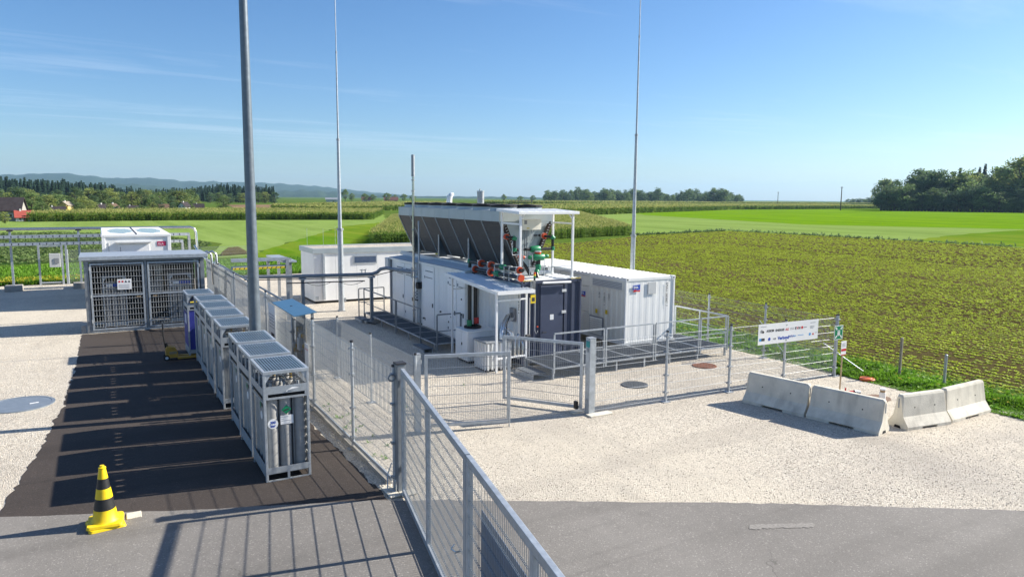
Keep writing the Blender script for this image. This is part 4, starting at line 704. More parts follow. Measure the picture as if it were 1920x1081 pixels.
# ------------------------------------------------------------------ gas cylinder bundles (built at origin, front towards -Y)
BW, BD, BH = .78, 1.18, 1.97
def bundle(cylm, stickers=True):
    t = thing('gas_bundle', '', 'gas bundle', (0, 0, 0), 'gas cylinder bundles')
    x, y = BW/2, BD/2; pw = .042
    for sx in (-1, 1):
        for sy in (-1, 1): MB().box(sx*x-pw if sx > 0 else -x, sx*x if sx > 0 else -x+pw, sy*y-pw*1.6 if sy > 0 else -y, sy*y if sy > 0 else -y+pw*1.6, 0, BH-.05).build('post', 'galv', t, bevel=.004)
    for sy in (-1, 1):
        MB().bar((-x, sy*(y-.02), BH-.025), (x, sy*(y-.02), BH-.025), .05, .06).build('top_rail', 'galv', t, bevel=.004)
        MB().box(-x+pw, x-pw, sy*y-.006*(sy > 0)-0, sy*y+.006*(sy < 0), .14, .25).build('base_band', 'galv', t)
        p = MB()
        for q in ((-x+pw, x-pw, 1.47, 1.505), (-x+pw, x-pw, 1.565, 1.70), (-x+pw, -x+.075, 1.505, 1.565), (x-.075, x-pw, 1.505, 1.565)): p.box(q[0], q[1], min(sy*y, sy*(y-.012)), max(sy*y, sy*(y-.012)), q[2], q[3])
        p = p.build('retaining_band', 'galv', t); MB().box(-x+.075, x-.075, sy*(y-.04)-.004, sy*(y-.04)+.004, 1.50, 1.57).build('dark_slot', 'slot', p)
        for sx in (-1, 1): MB().prism([(0, 0), (0, .16), (.10, .16)], lambda a, z: (sx*(x-pw-a), sy*(y-.008), BH-.21+z), lambda a, z: (sx*(x-pw-a), sy*(y-.014), BH-.21+z)).build('corner_gusset', 'galv', t)
        MB().box(-.02, .02, min(sy*y, sy*(y-.04)), max(sy*y, sy*(y-.04)), 0, .14).build('foot', 'galv', t)
        MB().box(-x+pw, x-pw, min(sy*y, sy*(y-.03)), max(sy*y, sy*(y-.03)), 0.0, .02).build('skid', 'galv', t)
    for sx in (-1, 1):
        MB().bar((sx*(x-.02), -y+.04, BH-.025), (sx*(x-.02), y-.04, BH-.025), .05, .06).build('top_rail', 'galv', t, bevel=.004)
        MB().box(min(sx*x, sx*(x-.006)), max(sx*x, sx*(x-.006)), -y+.045, y-.045, .08, .30).build('base_band', 'galv', t)
        p = MB()
        for q in ((1.40, 1.43), (1.53, 1.66)): p.box(min(sx*x, sx*(x-.008)), max(sx*x, sx*(x-.008)), -y+.045, y-.045, q[0], q[1])
        p = p.build('retaining_band', 'galv', t)
        MB().box(sx*(x-.03)-.004, sx*(x-.03)+.004, -y+.08, y-.08, 1.43, 1.53).build('dark_slot', 'slot', p)
        for yy in (-.2, .22): MB().box(min(sx*x, sx*(x-.02)), max(sx*x, sx*(x-.02)), yy-.02, yy+.02, 1.66, BH-.05).build('strut', 'galv', t)
    MB().box(-x+.03, x-.03, -y+.03, y-.03, .12, .139).build('base_plate', 'galv_dull', t)
    g_ = MB()
    for k in range(14): xx = -x+.07+k*(BW-.14)/13; g_.bar((xx, -y+.05, BH+.0), (xx, y-.05, BH+.0), .024, .014)
    for yy in (-y+.05, 0, y-.05): g_.bar((-x+.03, yy, BH-.008), (x-.03, yy, BH-.008), .03, .014)
    g_.build('roof_grating', 'slat_blue', t, kind='stuff'); MB().box(-x+.04, x-.04, -y+.04, y-.04, BH-.06, BH-.052).build('roof_plate', 'navy', t)
    for i in range(3):
        for j in range(4):
            cx_ = (-.235, -.004, .238)[i]; cy_ = -.42+j*.28; cm = MB().lathe([(.105, .142), (.112, .18), (.112, 1.46), (.105, 1.52), (.08, 1.575), (.035, 1.61), (.035, 1.65)], (cx_, cy_, 0), 18).build('gas_cylinder', cylm, t, True)
            MB().tube([(cx_, cy_, 1.65), (cx_, cy_, 1.73)], .026, 8).build('valve', 'brass' if i+j == 4 else 'galv_dull', cm)
    MB().box(.113, .121, -y+.06, y-.06, .14, 1.63).build('sun_block_sheet', 'galv_dull', t)  # added inner sheet, stops sun slits passing between the cylinder rows
    for j in range(4): MB().tube([(-.3, -.42+j*.28, 1.76), (.3, -.42+j*.28, 1.76)], .012, 6).build('manifold', 'inox', t)
    MB().tube([(.05, -.5, 1.76), (.05, .5, 1.78), (.12, .52, 1.85)], .012, 6).build('manifold', 'inox', t)
    if stickers:
        YF = -.42-.1125
        MB().tube([(-x+.004, -.35, 1.16), (-x-.001, -.35, 1.16)], .075, 20).build('round_sticker', 'sign_white', t); MB().prism([(-.07, 0), (0, .07), (.07, 0), (0, -.07)], lambda a, z: (-.235-.1125-.018, -.16+a, 1.3+z), lambda a, z: (-.235-.1145-.018, -.16+a, 1.3+z)).build('hazard_diamond', 'sign_green', t)
    return t
proto = bundle('cyl_grey')
B1 = proto; B1.location = (2.66, 13.09, .03); B1['label'] = 'grey gas cylinder bundle with round 300 bar sticker and green diamond on its front'
lb2 = 'grey gas cylinder bundle behind the one with the 300 bar sticker'; lb3 = 'grey gas cylinder bundle in the row between lamp post and blue bundle'
for i, y in enumerate((14.51, 15.93)): copy_tree(proto, (2.67+.02*i, y, .03), rad(.5-i), lb2)
c4 = copy_tree(proto, (2.66, 18.05, .03), 0, 'grey gas cylinder bundle with small red and blue logo label beside the lamp post')
for i, y in enumerate((19.62, 21.12, 22.6)): copy_tree(proto, (2.66+.02*i, y, .03), rad(.4*i-.4), lb3)
ib = [copy_tree(proto, (x, 30.62, .05), rad(0), l) for x, l in ((.32, 'gas cylinder bundle with blue plate inside the cage behind the warning sign'), (2.55, 'gas cylinder bundle with blue plate inside the cage behind the right-hand door'))]
for o in ib:
    o['group'] = 'gas cylinder bundles in the cage'; ORG[o] = Vector(o.location)
    x, y, z = o.location; MB().box(x-.05, x+.37, y-.605, y-.596, z+1.58, z+1.69).build('blue_plate', 'sign_blue', o); MB().box(x-.37, x-.06, y-.605, y-.596, z+1.58, z+1.69).build('white_plate', 'sign_white', o); MB().prism([(-.05, 0), (0, .05), (.05, 0), (0, -.05)], lambda a, k: (x-.3+a, y-.61, z+1.635+k), lambda a, k: (x-.3+a, y-.608, z+1.635+k)).build('hazard_diamond', 'ink', o)
blue = bundle('cyl_blue'); blue.location = (2.55, 24.25, .03); blue['label'] = 'gas cylinder bundle with blue cylinders beside the yellow pallet truck'
ORG[blue] = Vector(blue.location); x, y, z = blue.location
MB().box(x-.395, x-.391, y-.5, y+.5, z+.32, z+1.36).build('blue_side_sheet', 'cyl_blue', blue); MB().box(x-.399, x-.3955, y-.2, y+.15, z+1.0, z+1.3).build('notice', 'sign_white', blue)
MB().box(x-.36, x+.36, y-.575, y-.571, z+.26, z+1.46).build('blue_front_sheet', 'cyl_blue', blue); MB().tube([(x-.3, y-.6, z+1.72), (x+.3, y-.6, z+1.74)], .02, 8).build('yellow_hose', 'sign_yellow', blue)
# front stickers of the nearest bundle and logo label of the one by the lamp post
ORG[B1] = Vector(B1.location); x, y, z = B1.location; YF = y-.42-.1135
MB().tube([(x-.235, YF+.004, z+1.02), (x-.235, YF-.002, z+1.02)], .088, 24).build('pressure_sticker', 'sign_white', B1)
text('300', .062, (x-.235, YF-.003, z+1.025), (1, 0, 0), (0, 0, 1), 'sign_blue', B1, .001, align='CENTER', bold=.002); text('bar', .066, (x-.235, YF-.003, z+.965), (1, 0, 0), (0, 0, 1), 'sign_blue', B1, .001, align='CENTER', bold=.002)
MB().prism([(-.085, 0), (0, -.085), (.085, 0), (0, .085)], lambda a, k: (x+a, YF+.001, z+1.25+k), lambda a, k: (x+a, YF-.002, z+1.25+k)).build('hazard_diamond', 'sign_green', B1)
MB().bar((x-.045, YF-.004, z+1.235), (x+.045, YF-.004, z+1.262), .004, .02).build('diamond_mark', 'ink', B1)
MB().box(x-.105, x+.115, YF-.002, YF+.001, z+.99, z+1.15).build('paper_label', 'sign_white', B1); 
for k in range(3): MB().box(x-.09, x-.09+(.12, .05, .16)[k], YF-.0035, YF-.0025, z+1.12-k*.035, z+1.127-k*.035).build('label_print', 'ink_grey', B1)
MB().add([(x-.02, y-.605, z+1.575), (x+.0, y-.615, z+1.62), (x+.22, y-.607, z+1.645), (x+.25, y-.615, z+1.67), (x+.1, y-.61, z+1.665)], [(0, 1, 4), (1, 2, 4), (2, 3, 4)]).build('torn_paper', 'sign_white', B1)
for k in range(8): MB().box(x+.352, x+.36, y-.56, y-.42, z+.3+k*.145, z+.43+k*.145).build('sunlit_strip', 'cream', B1)  # pale pieces put in as the sunlit strip beside the right post
ORG[c4] = Vector(c4.location); x, y, z = c4.location; MB().box(x-.2, x+.16, y-.60, y-.5925, z+1.585, z+1.69).build('logo_label', 'sign_white', c4); MB().tube([(x-.1, y-.601, z+1.637), (x-.1, y-.604, z+1.637)], .032, 14).build('logo_ring', 'sign_blue', c4); MB().box(x-.03, x+.1, y-.603, y-.6005, z+1.615, z+1.66).build('logo_block', 'sign_red', c4)
# ------------------------------------------------------------------ traffic cone
t = thing('traffic_cone', 'yellow and black banded traffic cone on two stacked yellow base plates', 'traffic cone', (-.18, 12.0, .034))
def rnd_sq(h, r, n=6):
    return [p for i in range(4) for p in arc(((h-r)*(1, -1, -1, 1)[i], (h-r)*(1, 1, -1, -1)[i]), r, i*math.pi/2, (i+1)*math.pi/2, n, lambda a, b_: (a, b_))]
cx_, cy_ = -.18, 12.0
for k, (h, z0, z1, rz) in enumerate(((.25, .034, .075, .12), (.245, .077, .12, -.06))):
    cs, sn = math.cos(rz), math.sin(rz); MB().prism(rnd_sq(h, .05), lambda a, b_: (cx_+a*cs-b_*sn, cy_+a*sn+b_*cs, z0), lambda a, b_: (cx_+(a*cs-b_*sn)*.95, cy_+(a*sn+b_*cs)*.95, z1)).build('base_plate', 'cone_yellow', t, bevel=.006)
rad_at = lambda z: .175-(z-.12)*.16
for z0, z1, mm in ((.12, .3, 'cone_yellow'), (.302, .47, 'cone_black'), (.472, .62, 'cone_yellow'), (.622, .77, 'cone_black'), (.772, .92, 'cone_yellow')):
    MB().lathe([(rad_at(z0)+(.025 if z0 == .12 else 0), z0), (rad_at(z0+.03), z0+.03), (rad_at(z1), z1)], (cx_, cy_, 0), 24, True).build('cone_band', mm, t, True)
MB().lathe([(.052, .921), (.052, .94), (.03, .95), (.03, .97)], (cx_, cy_, 0), 16).build('cone_tip', 'cone_yellow', t, True)
# small concrete marker slab beside it
tag(MB().box(.10, .31, 12.03, 12.26, .03, .05).build('concrete_slab', 'concrete', bevel=.008), 'small flat concrete slab on the asphalt beside the traffic cone', 'slab')
# ------------------------------------------------------------------ pallet truck
t = thing('pallet_truck', 'yellow hand pallet truck with upright black handle beside the blue bundle', 'pallet truck', (1.7, 23.7, .03))
MB().prism([(0, 0), (.34, 0), (.34, .16), (.26, .32), (.06, .36), (0, .3)], lambda a, z: (1.5+a, 23.55, .1+z), lambda a, z: (1.5+a, 23.85, .1+z)).build('chassis', 'truck_yellow', t, bevel=.01)
for y in (23.5, 23.78): MB().prism([(0, 0), (.72, 0), (.76, .04), (0, .07)], lambda a, z: (1.82+a, y, .06+z), lambda a, z: (1.82+a, y+.14, .06+z)).build('fork', 'truck_yellow', t, bevel=.005)
MB().tube([(1.52, 23.7, .3), (1.46, 23.7, .8), (1.46, 23.7, 1.02)], .022, 10).build('handle_shaft', 'black', t, True); MB().tube([(1.46, 23.7, 1.0), (1.46, 23.6, 1.06), (1.46, 23.6, 1.14), (1.46, 23.7, 1.17), (1.46, 23.8, 1.14), (1.46, 23.8, 1.06), (1.46, 23.7, 1.0)], .016, 8).build('handle_loop', 'black', t, True)
MB().tube([(1.55, 23.7, .28), (1.55, 23.7, .55)], .04, 10).build('pump', 'black', t, True)
for y in (23.58, 23.8): w_ = MB().tube([(1.52, y-.03, .11), (1.52, y+.03, .11)], .085, 16).build('wheel', 'rubber', t, True); MB().tube([(1.52, y-.034, .11), (1.52, y+.034, .11)], .045, 12).build('wheel_hub', 'sign_white', w_)
for y in (23.57, 23.85): MB().tube([(2.45, y-.03, .065), (2.45, y+.03, .065)], .034, 10).build('fork_roller', 'rubber', t)
for o_, tx in ((0, 0),): MB().box(1.6, 1.8, 23.546, 23.549, .22, .3).build('maker_plate', 'wood', t)
# ------------------------------------------------------------------ cage for cylinder bundles
t = thing('gas_cage', 'galvanised steel gas cage with flat roof and two mesh doors at end of the asphalt', 'cage', (1.4, 30.3, 0))
KY = 29.6
for x in (-.55, 3.3):
    for y in (KY, 31.5): MB().box(x-.06 if x < 0 else x-.08, x+.08 if x < 0 else x+.06, y-.05, y+.07, .03, 2.64).build('post', 'steel_post', t, bevel=.006)
MB().box(-.74, 3.5, KY-.14, 31.75, 2.66, 2.80).build('roof', 'galv', t, bevel=.01); MB().box(-.49, 3.24, KY-.02, KY+.04, 2.58, 2.65).build('lintel', 'steel_post', t); MB().box(-.49, 3.24, KY-.03, KY+.05, .03, .09).build('sill', 'galv', t)
corr_wall((-.45, 31.5), (3.2, 31.5), .1, 2.6, .03, .2).build('back_wall', 'dark_panel', t)  # dark wall colour stands in for the shade inside the cage
for x in (-.52, 3.25): MB().box(x, x+.02, KY+.1, 31.44, .1, 2.62).build('side_sheet', 'galv_dull', t)  # solid sides added to keep the sun out of the cage
MB().box(1.31, 1.39, KY-.03, KY+.03, .09, 2.575).build('centre_post', 'steel_post', t)
for x0, x1 in ((-.44, 1.29), (1.41, 3.17)):
    d = MB(); w_ = .06; yy = KY-.05
    for q in ((x0, x1, .12, .18), (x0, x1, 2.49, 2.55), (x0, x0+w_, .18, 2.49), (x1-w_, x1, .18, 2.49), (x0+w_, x1-w_, 1.34, 1.40)): d.box(q[0], q[1], yy-.02, yy+.02, q[2], q[3])
    d = d.build('door', 'galv', t); MB().mesh((x0+w_, yy), (x1-w_, yy), .24, 2.44, .085, .2, .0062, .0065).build('door_mesh', 'wire', d, kind='stuff')
    for z in (.4, 1.3, 2.3): MB().tube([(x0 if x0 < 0 else x1, yy-.03, z), (x0 if x0 < 0 else x1, yy-.03, z+.12)], .022, 8).build('hinge', 'galv_dull', d)
    hx = x1-.16 if x0 < 0 else x0+.16; MB().tube([(hx, yy-.02, 1.28), (hx, yy-.06, 1.28), (hx+(.12 if x0 < 0 else -.12)*-1, yy-.06, 1.28)], .012, 8).build('handle', 'wood', d)
    if x0 < 0:
        sg = MB().box(.41, .87, yy-.032, yy-.026, 1.57, 1.95).build('warning_sign', 'sign_white', d)
        for k, mm in enumerate(('sign_red', 'sign_red', 'ink', 'ink')): MB().prism([(-.04, -.035), (.04, -.035), (0, .045)] if k > 1 else [(-.03, -.03), (.03, -.03), (.03, .03), (-.03, .03)], lambda a, z: (.48+k*.105+a, yy-.033, 1.86+z), lambda a, z: (.48+k*.105+a, yy-.035, 1.86+z)).build('pictogram', mm, sg)
        for k in range(4): MB().box(.46, .8, yy-.035, yy-.033, 1.62+k*.04, 1.63+k*.04).build('sign_line', 'ink_grey', sg)
MB().tube([(2.25, 30.4, 1.2), (3.1, 29.9, 1.12)], .03, 8).build('copper_pipe', 'cardboard', t, True); MB().box(2.2, 2.28, 30.3, 30.4, .1, 1.3).build('pipe_stand', 'cardboard', t)
MB().box(1.5, 2.0, 31.38, 31.46, 1.2, 2.3).build('valve_panel', 'grey_white', t); MB().tube([(1.6, 31.3, 1.8), (2.0, 31.3, 1.9), (2.1, 31.2, 1.5)], .02, 8).build('valve_line', 'brass', t); MB().tube([(1.7, 31.2, 2.2), (1.7, 31.2, 1.6)], .03, 8).build('valve_line', 'black', t)
MB().box(-.8, -.65, KY+.0, KY+.15, .03, .32).build('corner_block', 'steel_post', t)
# ------------------------------------------------------------------ hut behind the cage
t = thing('site_hut', 'white cabin with rain puddles on its flat roof behind the gas cage', 'hut', (1.4, 39.5, 0))
HX0, HX1, HY0, HY1, HZ = .0, 2.74, 36.0, 43.4, 3.27
MB().box(HX0+.04, HX1-.04, HY0+.04, HY1-.04, .35, HZ-.12).build('walls', 'white', t)
for x in (HX0, HX1-.14):
    for y in (HY0, HY1-.14): MB().box(x, x+.14, y, y+.14, .3, HZ-.121).build('corner_post', 'white_clean', t, bevel=.01); MB().box(x+.0, x+.14, y, y+.14, 0, .299).build('footing', 'concrete_dull', t)
MB().box(HX0-.01, HX1+.01, HY0-.01, HY1+.01, HZ-.12, HZ-.02).build('roof_frame', 'white_clean', t, bevel=.008); 
for x0, x1 in ((HX0+.02, 1.34), (1.39, HX1-.02)):
    rf = MB().box(x0, x1, HY0+.04, HY1-.04, HZ-.019, HZ+.0).build('roof_panel', 'roof_white', t)
    cxp, cyp = (x0+x1)/2+(.1 if x0 < 1 else -.05), 39.3; MB().prism([(cxp+.52*math.cos(a*.349)*(1+.12*math.sin(a*3.1+x0)), cyp+2.5*math.sin(a*.349)*(1+.1*math.cos(a*2.3))) for a in range(18)], lambda a, b_: (a, b_, HZ+.001), lambda a, b_: (a, b_, HZ+.004)).build('puddle', 'puddle', rf)
MB().box(1.335, 1.395, HY0+.03, HY1-.03, HZ-.0195, HZ+.012).build('roof_seam', 'ink', t)
d = MB().box(.62, 1.86, HY0+.005, HY0+.035, .45, 2.8).build('door', 'white_clean', t, bevel=.006); MB().box(.7, .72, HY0-.01, HY0+.004, 2.45, 2.7).build('handle', 'ink_grey', d); MB().box(.56, 1.94, HY0-.14, HY0+.03, 2.88, 2.93).build('door_canopy', 'grey_white', t)
MB().box(.24, .28, HY0+.02, HY0+.038, .45, 2.9).build('seam', 'grey_white', t); MB().box(2.18, 2.54, HY0+.025, HY0+.036, 2.72, 2.92).build('name_plate', 'hut_red', t)
text('ELA', .13, (2.22, HY0+.0235, 2.765), (1, 0, 0), (0, 0, 1), 'sign_white', t, .001)
# ------------------------------------------------------------------ pipe rack beyond the hut
t = thing('pipe_rack', 'steel pipe and cable rack on posts crossing behind the white cabin', 'pipe rack', (0, 44.5, 0))
for x in (-4.05, -1.05, 2.2):
    MB().box(x-.05, x+.05, 44.45, 44.55, .3, 3.1).build('post', 'galv', t); MB().box(x-.38, x+.38, 44.15, 44.85, .022, .32).build('concrete_foot', 'concrete_dull', t, bevel=.02); MB().box(x-.13, x+.13, 44.38, 44.62, 3.08, 3.14).build('saddle', 'ink', t)
MB().tube([(-14, 44.5, 3.2), (4.4, 44.5, 3.2), (4.62, 44.5, 3.12), (4.7, 44.5, 2.9), (4.75, 44.5, 1.6)], .075, 12).build('main_pipe', 'inox', t, True)
for zz, x1 in ((2.84, 4.35), (2.46, 4.0)):
    for dy in (0, .3): MB().box(-14, x1, 44.2+dy-.02, 44.2+dy+.02, zz-.09, zz+.05).build('tray_side', 'galv', t)
    MB().box(-14, x1, 44.18, 44.52, zz-.1, zz-.091).build('tray_floor', 'galv_dull', t); MB().box(x1-.1, x1+.02, 44.15, 44.55, .03, zz-.1).build('drop_leg', 'galv_dull', t)
    rg = MB()
    for k in range(60): rg.box(-13.9+k*.3, -13.86+k*.3, 44.176, 44.1795, zz-.07, zz+.03)
    rg.build('tray_slots', 'ink', t, kind='stuff')
t = thing('site_gate', 'narrow galvanised side gate frame with a grey lock box beyond the gravel', 'gate', (-2.4, 46.8, 0))
for x in (-3.03, -1.95, -1.75): MB().box(x-.05, x+.05, 46.75, 46.85, .022, 2.25).build('post', 'galv', t)
MB().box(-2.98, -2.0, 46.77, 46.83, .1, .18).build('bottom_rail', 'galv', t); MB().box(-2.98, -2.0, 46.77, 46.83, 2.12, 2.18).build('top_rail', 'galv', t)
lb = MB().box(-2.55, -2.03, 46.6, 46.75, 1.0, 1.75).build('lock_box', 'grey_white', t, bevel=.01); MB().box(-2.3, -2.1, 46.57, 46.598, 1.22, 1.5).build('lock_plate', 'ink_grey', lb)
fence('mesh_fence', 'far wire mesh fence on both sides of the narrow side gate', [(-1.7, 46.8), (1.5, 46.8), (5, 46.8), (8, 46.8)], 1.9, .07, sub=False)
t = thing('pipe_rack', 'low steel cable rack with yellow and black hazard beam left of the pipeline', 'pipe rack', (5.2, 29.2, 0))
for zz in (2.5, 2.2): 
    for dy in (0, .35): MB().box(4.35, 6.5, 29.3+dy-.02, 29.3+dy+.02, zz-.06, zz+.05).build('tray_side', 'galv', t)
    MB().box(4.35, 6.5, 29.29, 29.66, zz-.065, zz-.061).build('tray_floor', 'galv_dull', t)
for k in range(24): MB().add([(4.4+k*.086, 29.276, 2.15), (4.44+k*.086, 29.276, 2.15), (4.475+k*.086, 29.276, 2.215), (4.435+k*.086, 29.276, 2.215)], [(0, 1, 2, 3)]).build('hazard_stripe', 'sign_yellow' if k % 2 else 'ink', t)
MB().box(4.36, 6.48, 29.277, 29.2795, 2.14, 2.22).build('hazard_backing', 'sign_yellow', t)
for x, y in ((6.42, 29.32), (6.6, 29.6), (6.3, 32.5), (6.75, 32.5)): MB().box(x-.055, x+.055, y-.05, y+.05, .022, 2.5 if y < 31 else 2.3).build('post', 'galv_dull', t)
MB().box(6.25, 6.8, 29.3, 32.6, 2.35, 2.42).build('rack_arm', 'galv', t)
t = thing('fence_pipeline', 'slim steel pipes running along the top of the screened mesh fence', 'pipeline', (4.4, 31, 0))
MB().tube([(4.62, 28.35, 1.95), (4.45, 28.8, 1.95), (4.42, 36, 1.9), (4.4, 40, 1.9), (4.35, 42, 2.3)], .055, 10).build('pipe', 'inox', t, True); MB().tube([(4.3, 20, 2.12), (4.3, 34, 2.1)], .03, 8).build('pipe', 'steel_post', t, True)
for y in (30, 33.5, 37): MB().box(4.37, 4.47, y, y+.08, .022, 1.86).build('post', 'galv_dull', t)
for k in range(2): MB().tube([(3.6+k*.2, 33, 2.5), (3.9+k*.2, 33, 2.62), (4.05+k*.2, 33, 2.5), (4.1+k*.2, 33, 1.2)], .05, 10).build('bent_pipe', 'inox', t, True)
# ------------------------------------------------------------------ regulator station
t = thing('regulator_station', 'gas regulator station with sloping blue sheet roof and valve panel at the fence', 'regulator', (4.2, 17.7, 0))
MB().prism([(17.05, 0), (19.6, 0), (19.6, .02), (17.05, .02)], lambda y, k: (3.86, y, 2.16+k), lambda y, k: (4.40, y, 2.23+k)).build('roof', 'blue_roof', t)
for y in (17.15, 18.55, 19.25): MB().box(4.28, 4.34, y-.03, y+.03, .022, 2.2).build('post', 'steel_post', t)
MB().box(4.26, 4.275, 17.15, 18.6, .7, 2.0).build('back_panel', 'dark_panel', t)
for k in range(5): MB().tube([(4.2, 17.3+k*.24, 1.9-.05*k), (4.18, 17.3+k*.24, 1.2+.06*k), (4.2, 17.45+k*.2, 1.1)], .016, 8).build('valve_line', ('brass', 'inox')[k % 2], t, True)
for k, (y, z) in enumerate(((17.5, 1.55), (17.75, 1.5), (18.1, 1.2), (18.3, 1.05), (18.45, 1.15), (17.95, 1.65), (17.4, 1.3))): rg = MB().lathe([(.05, 0), (.07, .04), (.07, .1), (.03, .14)], (4.18, y, z), 12).build('regulator_body', ('brass', 'grey_white', 'brass')[k % 3], t, True); MB().tube([(4.18, y, z+.14), (4.18, y, z+.2)], .015, 8).build('stem', 'inox', rg)
MB().box(4.1, 4.2, 17.72, 17.9, 1.2, 1.5).build('meter_box', 'grey_white', t, bevel=.01); MB().box(4.06, 4.066, 16.62, 16.95, 1.0, 1.55).build('warning_notice', 'sign_white', t)
for k in range(3): MB().prism([(-.03, 0), (.03, 0), (0, .05)], lambda a, z: (4.0585, 16.69+k*.1+a, 1.4+z), lambda a, z: (4.0575, 16.69+k*.1+a, 1.4+z)).build('notice_mark', 'sign_red', t)
for y0, y1 in ((20.3, 21.2), (23.0, 24.2)):
    s_ = MB().box(4.07, 4.076, y0, y1, .75, 1.95).build('notice_board', 'sign_white'); tag(s_, 'white notice board hung on the screened fence '+('beside the lamp post' if y0 < 21 else 'with a dark square at its foot'), 'sign')
    ORG[s_] = Vector((0, 0, 0)); MB().box(4.064, 4.069, y0+.15, y0+.55, .85, 1.15).build('print_square', 'ink', s_)
    for k in range(5): MB().box(4.066, 4.069, y0+.1, y1-.12, 1.3+k*.09, 1.32+k*.09).build('print_line', 'ink_grey', s_)
# ------------------------------------------------------------------ jersey barriers
PROF = [(-.27, .0), (-.27, .07), (-.13, .27), (-.075, .70), (-.05, .745), (.05, .745), (.075, .70), (.13, .27), (.27, .07), (.27, 0)]
def barrier(label, p, q):
    P_, Q_ = V(*p, .022), V(*q, .022); d = (Q_-P_); Lg = d.length; d.normalize(); nr = V(d.y, -d.x, 0)
    t = thing('concrete_barrier', label, 'barrier', (P_+Q_)*.5, 'concrete barriers on the gravel')
    mb = MB(); ends = [0, .045, Lg*.33, Lg*.33+.001, Lg*.67, Lg*.67+.001, Lg-.045, Lg]; sec = []
    for i, u in enumerate(ends):
        sc = .72 if i in (0, 7) else 1; lift = .05 if i in (3, 4) else 0
        for a, z in PROF: mb.v.append(tuple(P_+d*u+nr*(a*(1 if z < .5 else sc))+V(0, 0, max(z-(.05 if (i in (0, 7) and z > .6) else 0), lift))))
    k = len(PROF)
    for i in range(len(ends)-1):
        for j in range(k): mb.f.append((i*k+j, i*k+(j+1) % k, (i+1)*k+(j+1) % k, (i+1)*k+j))
    mb.f.append(tuple(range(k-1, -1, -1))); mb.f.append(tuple((len(ends)-1)*k+j for j in range(k)))
    mb.build('body', 'concrete', t, bevel=.008)
    for u in (.27, .73):
        for sg in (-1, 1): c = P_+d*(Lg*u)+nr*(sg*.108)+V(0, 0, .45); MB().tube([c-nr*sg*.02, c+nr*sg*.003], .016, 10).build('lifting_hole', 'slot', t)
    for e, sg in ((P_, -1), (Q_, 1)):
        c = e+d*sg*.004; MB().bar(c+V(0, 0, .45), c+V(0, 0, .66), .03, .008, d).build('coupling_slot', 'ink_grey', t); MB().prism([(-.09, 0), (.09, 0), (.06, .06), (-.06, .06)], lambda a, z: c+nr*a+V(0, 0, z)-d*sg*.02, lambda a, z: c+nr*a+V(0, 0, z)+d*sg*.002).build('drain_notch', 'slot', t)
    return t
barrier('concrete barrier nearest the wire fence with the sponsor banner', (13.86, 12.16), (14.15, 10.60)); barrier('concrete barrier whose free end faces the gap before the white pipe stub', (14.17, 10.55), (14.47, 8.95))
barrier('concrete barrier on the far side of the gap with a shadow on its face', (15.12, 9.06), (16.46, 8.87)); barrier('concrete barrier touching the grass verge at the end of the row', (16.52, 8.90), (18.2, 8.93))
# ------------------------------------------------------------------ signs
t = thing('sponsor_banner', 'long white banner with rows of company logos tied to the mesh fence', 'banner', (16, 12.8, 1.2))
bp, bu = V(14.88, 12.84, 1.2), V(2.27, -.10, 0); bl_ = bu.length; bu.normalize(); bv = V(0, 0, 1); bn = bu.cross(bv)
MB().prism([(0, 0), (bl_, 0), (bl_, .55), (0, .55)], lambda a, z: bp+bu*a+bv*z, lambda a, z: bp+bu*a+bv*z+bn*.008).build('sheet', 'sign_white', t)
def bt(s_, x, z, sz, m, b_=0.0): text(s_, sz, bp+bu*(x*bl_)+bv*z+bn*.0095, bu, bv, m, t, .0005, bold=b_)
def br(x, z, w_, h, m): MB().prism([(0, 0), (w_, 0), (w_, h), (0, h)], lambda a, k: bp+bu*(x*bl_+a)+bv*(z+k)+bn*.0085, lambda a, k: bp+bu*(x*bl_+a)+bv*(z+k)+bn*.0105).build('logo_block', m, t)
def bd(x, z, r_, m): c = bp+bu*(x*bl_)+bv*z+bn*.0085; MB().tube([c, c+bn*.002], r_, 14).build('logo_disc', m, t)
br(.03, .475, .22, .012, 'ink_grey')
bd(.05, .36, .045, 'ink_grey'); bd(.075, .34, .035, 'ink'); bt('AXIOM', .13, .33, .085, 'ink', .004); bt('ENERGIE', .275, .325, .085, 'ink', .003); bt('AG', .44, .325, .085, 'sign_red', .003); br(.52, .37, .13, .012, 'ink_grey'); br(.52, .335, .15, .012, 'ink_grey')
bt('E', .60, .325, .095, 'ink', .004); bt('V', .627, .325, .095, 'sign_red', .004); bt('N', .657, .325, .095, 'ink', .004); bd(.72, .36, .04, 'sign_red'); br(.745, .35, .12, .02, 'ink_grey'); br(.86, .46, .2, .012, 'ink_grey'); br(.86, .37, .16, .01, 'ink_grey'); br(.86, .34, .16, .01, 'ink_grey'); br(.86, .31, .12, .01, 'ink_grey')
br(.02, .1, .07, .075, 'ink_cyan'); br(.052, .1, .12, .075, 'ink'); bd(.18, .135, .045, 'sign_blue'); bd(.25, .13, .02, 'ink_grey'); bd(.275, .13, .03, 'ink_grey'); bt('Verbund', .32, .095, .12, 'sign_blue', .005); bt('WIVA', .50, .12, .085, 'sign_blue', .001); br(.575, .14, .11, .02, 'ink_cyan'); br(.655, .15, .22, .014, 'ink_cyan'); bd(.86, .15, .04, 'ink_cyan'); br(.905, .12, .05, .05, 'sign_red'); br(.95, .17, .07, .012, 'ink_grey')
t = thing('assembly_sign', 'green assembly point sign with white arrows and figures on the fence post', 'sign', (17.9, 12.62, 1.1))
gx, gy, gz = 17.72, 12.62, 1.12
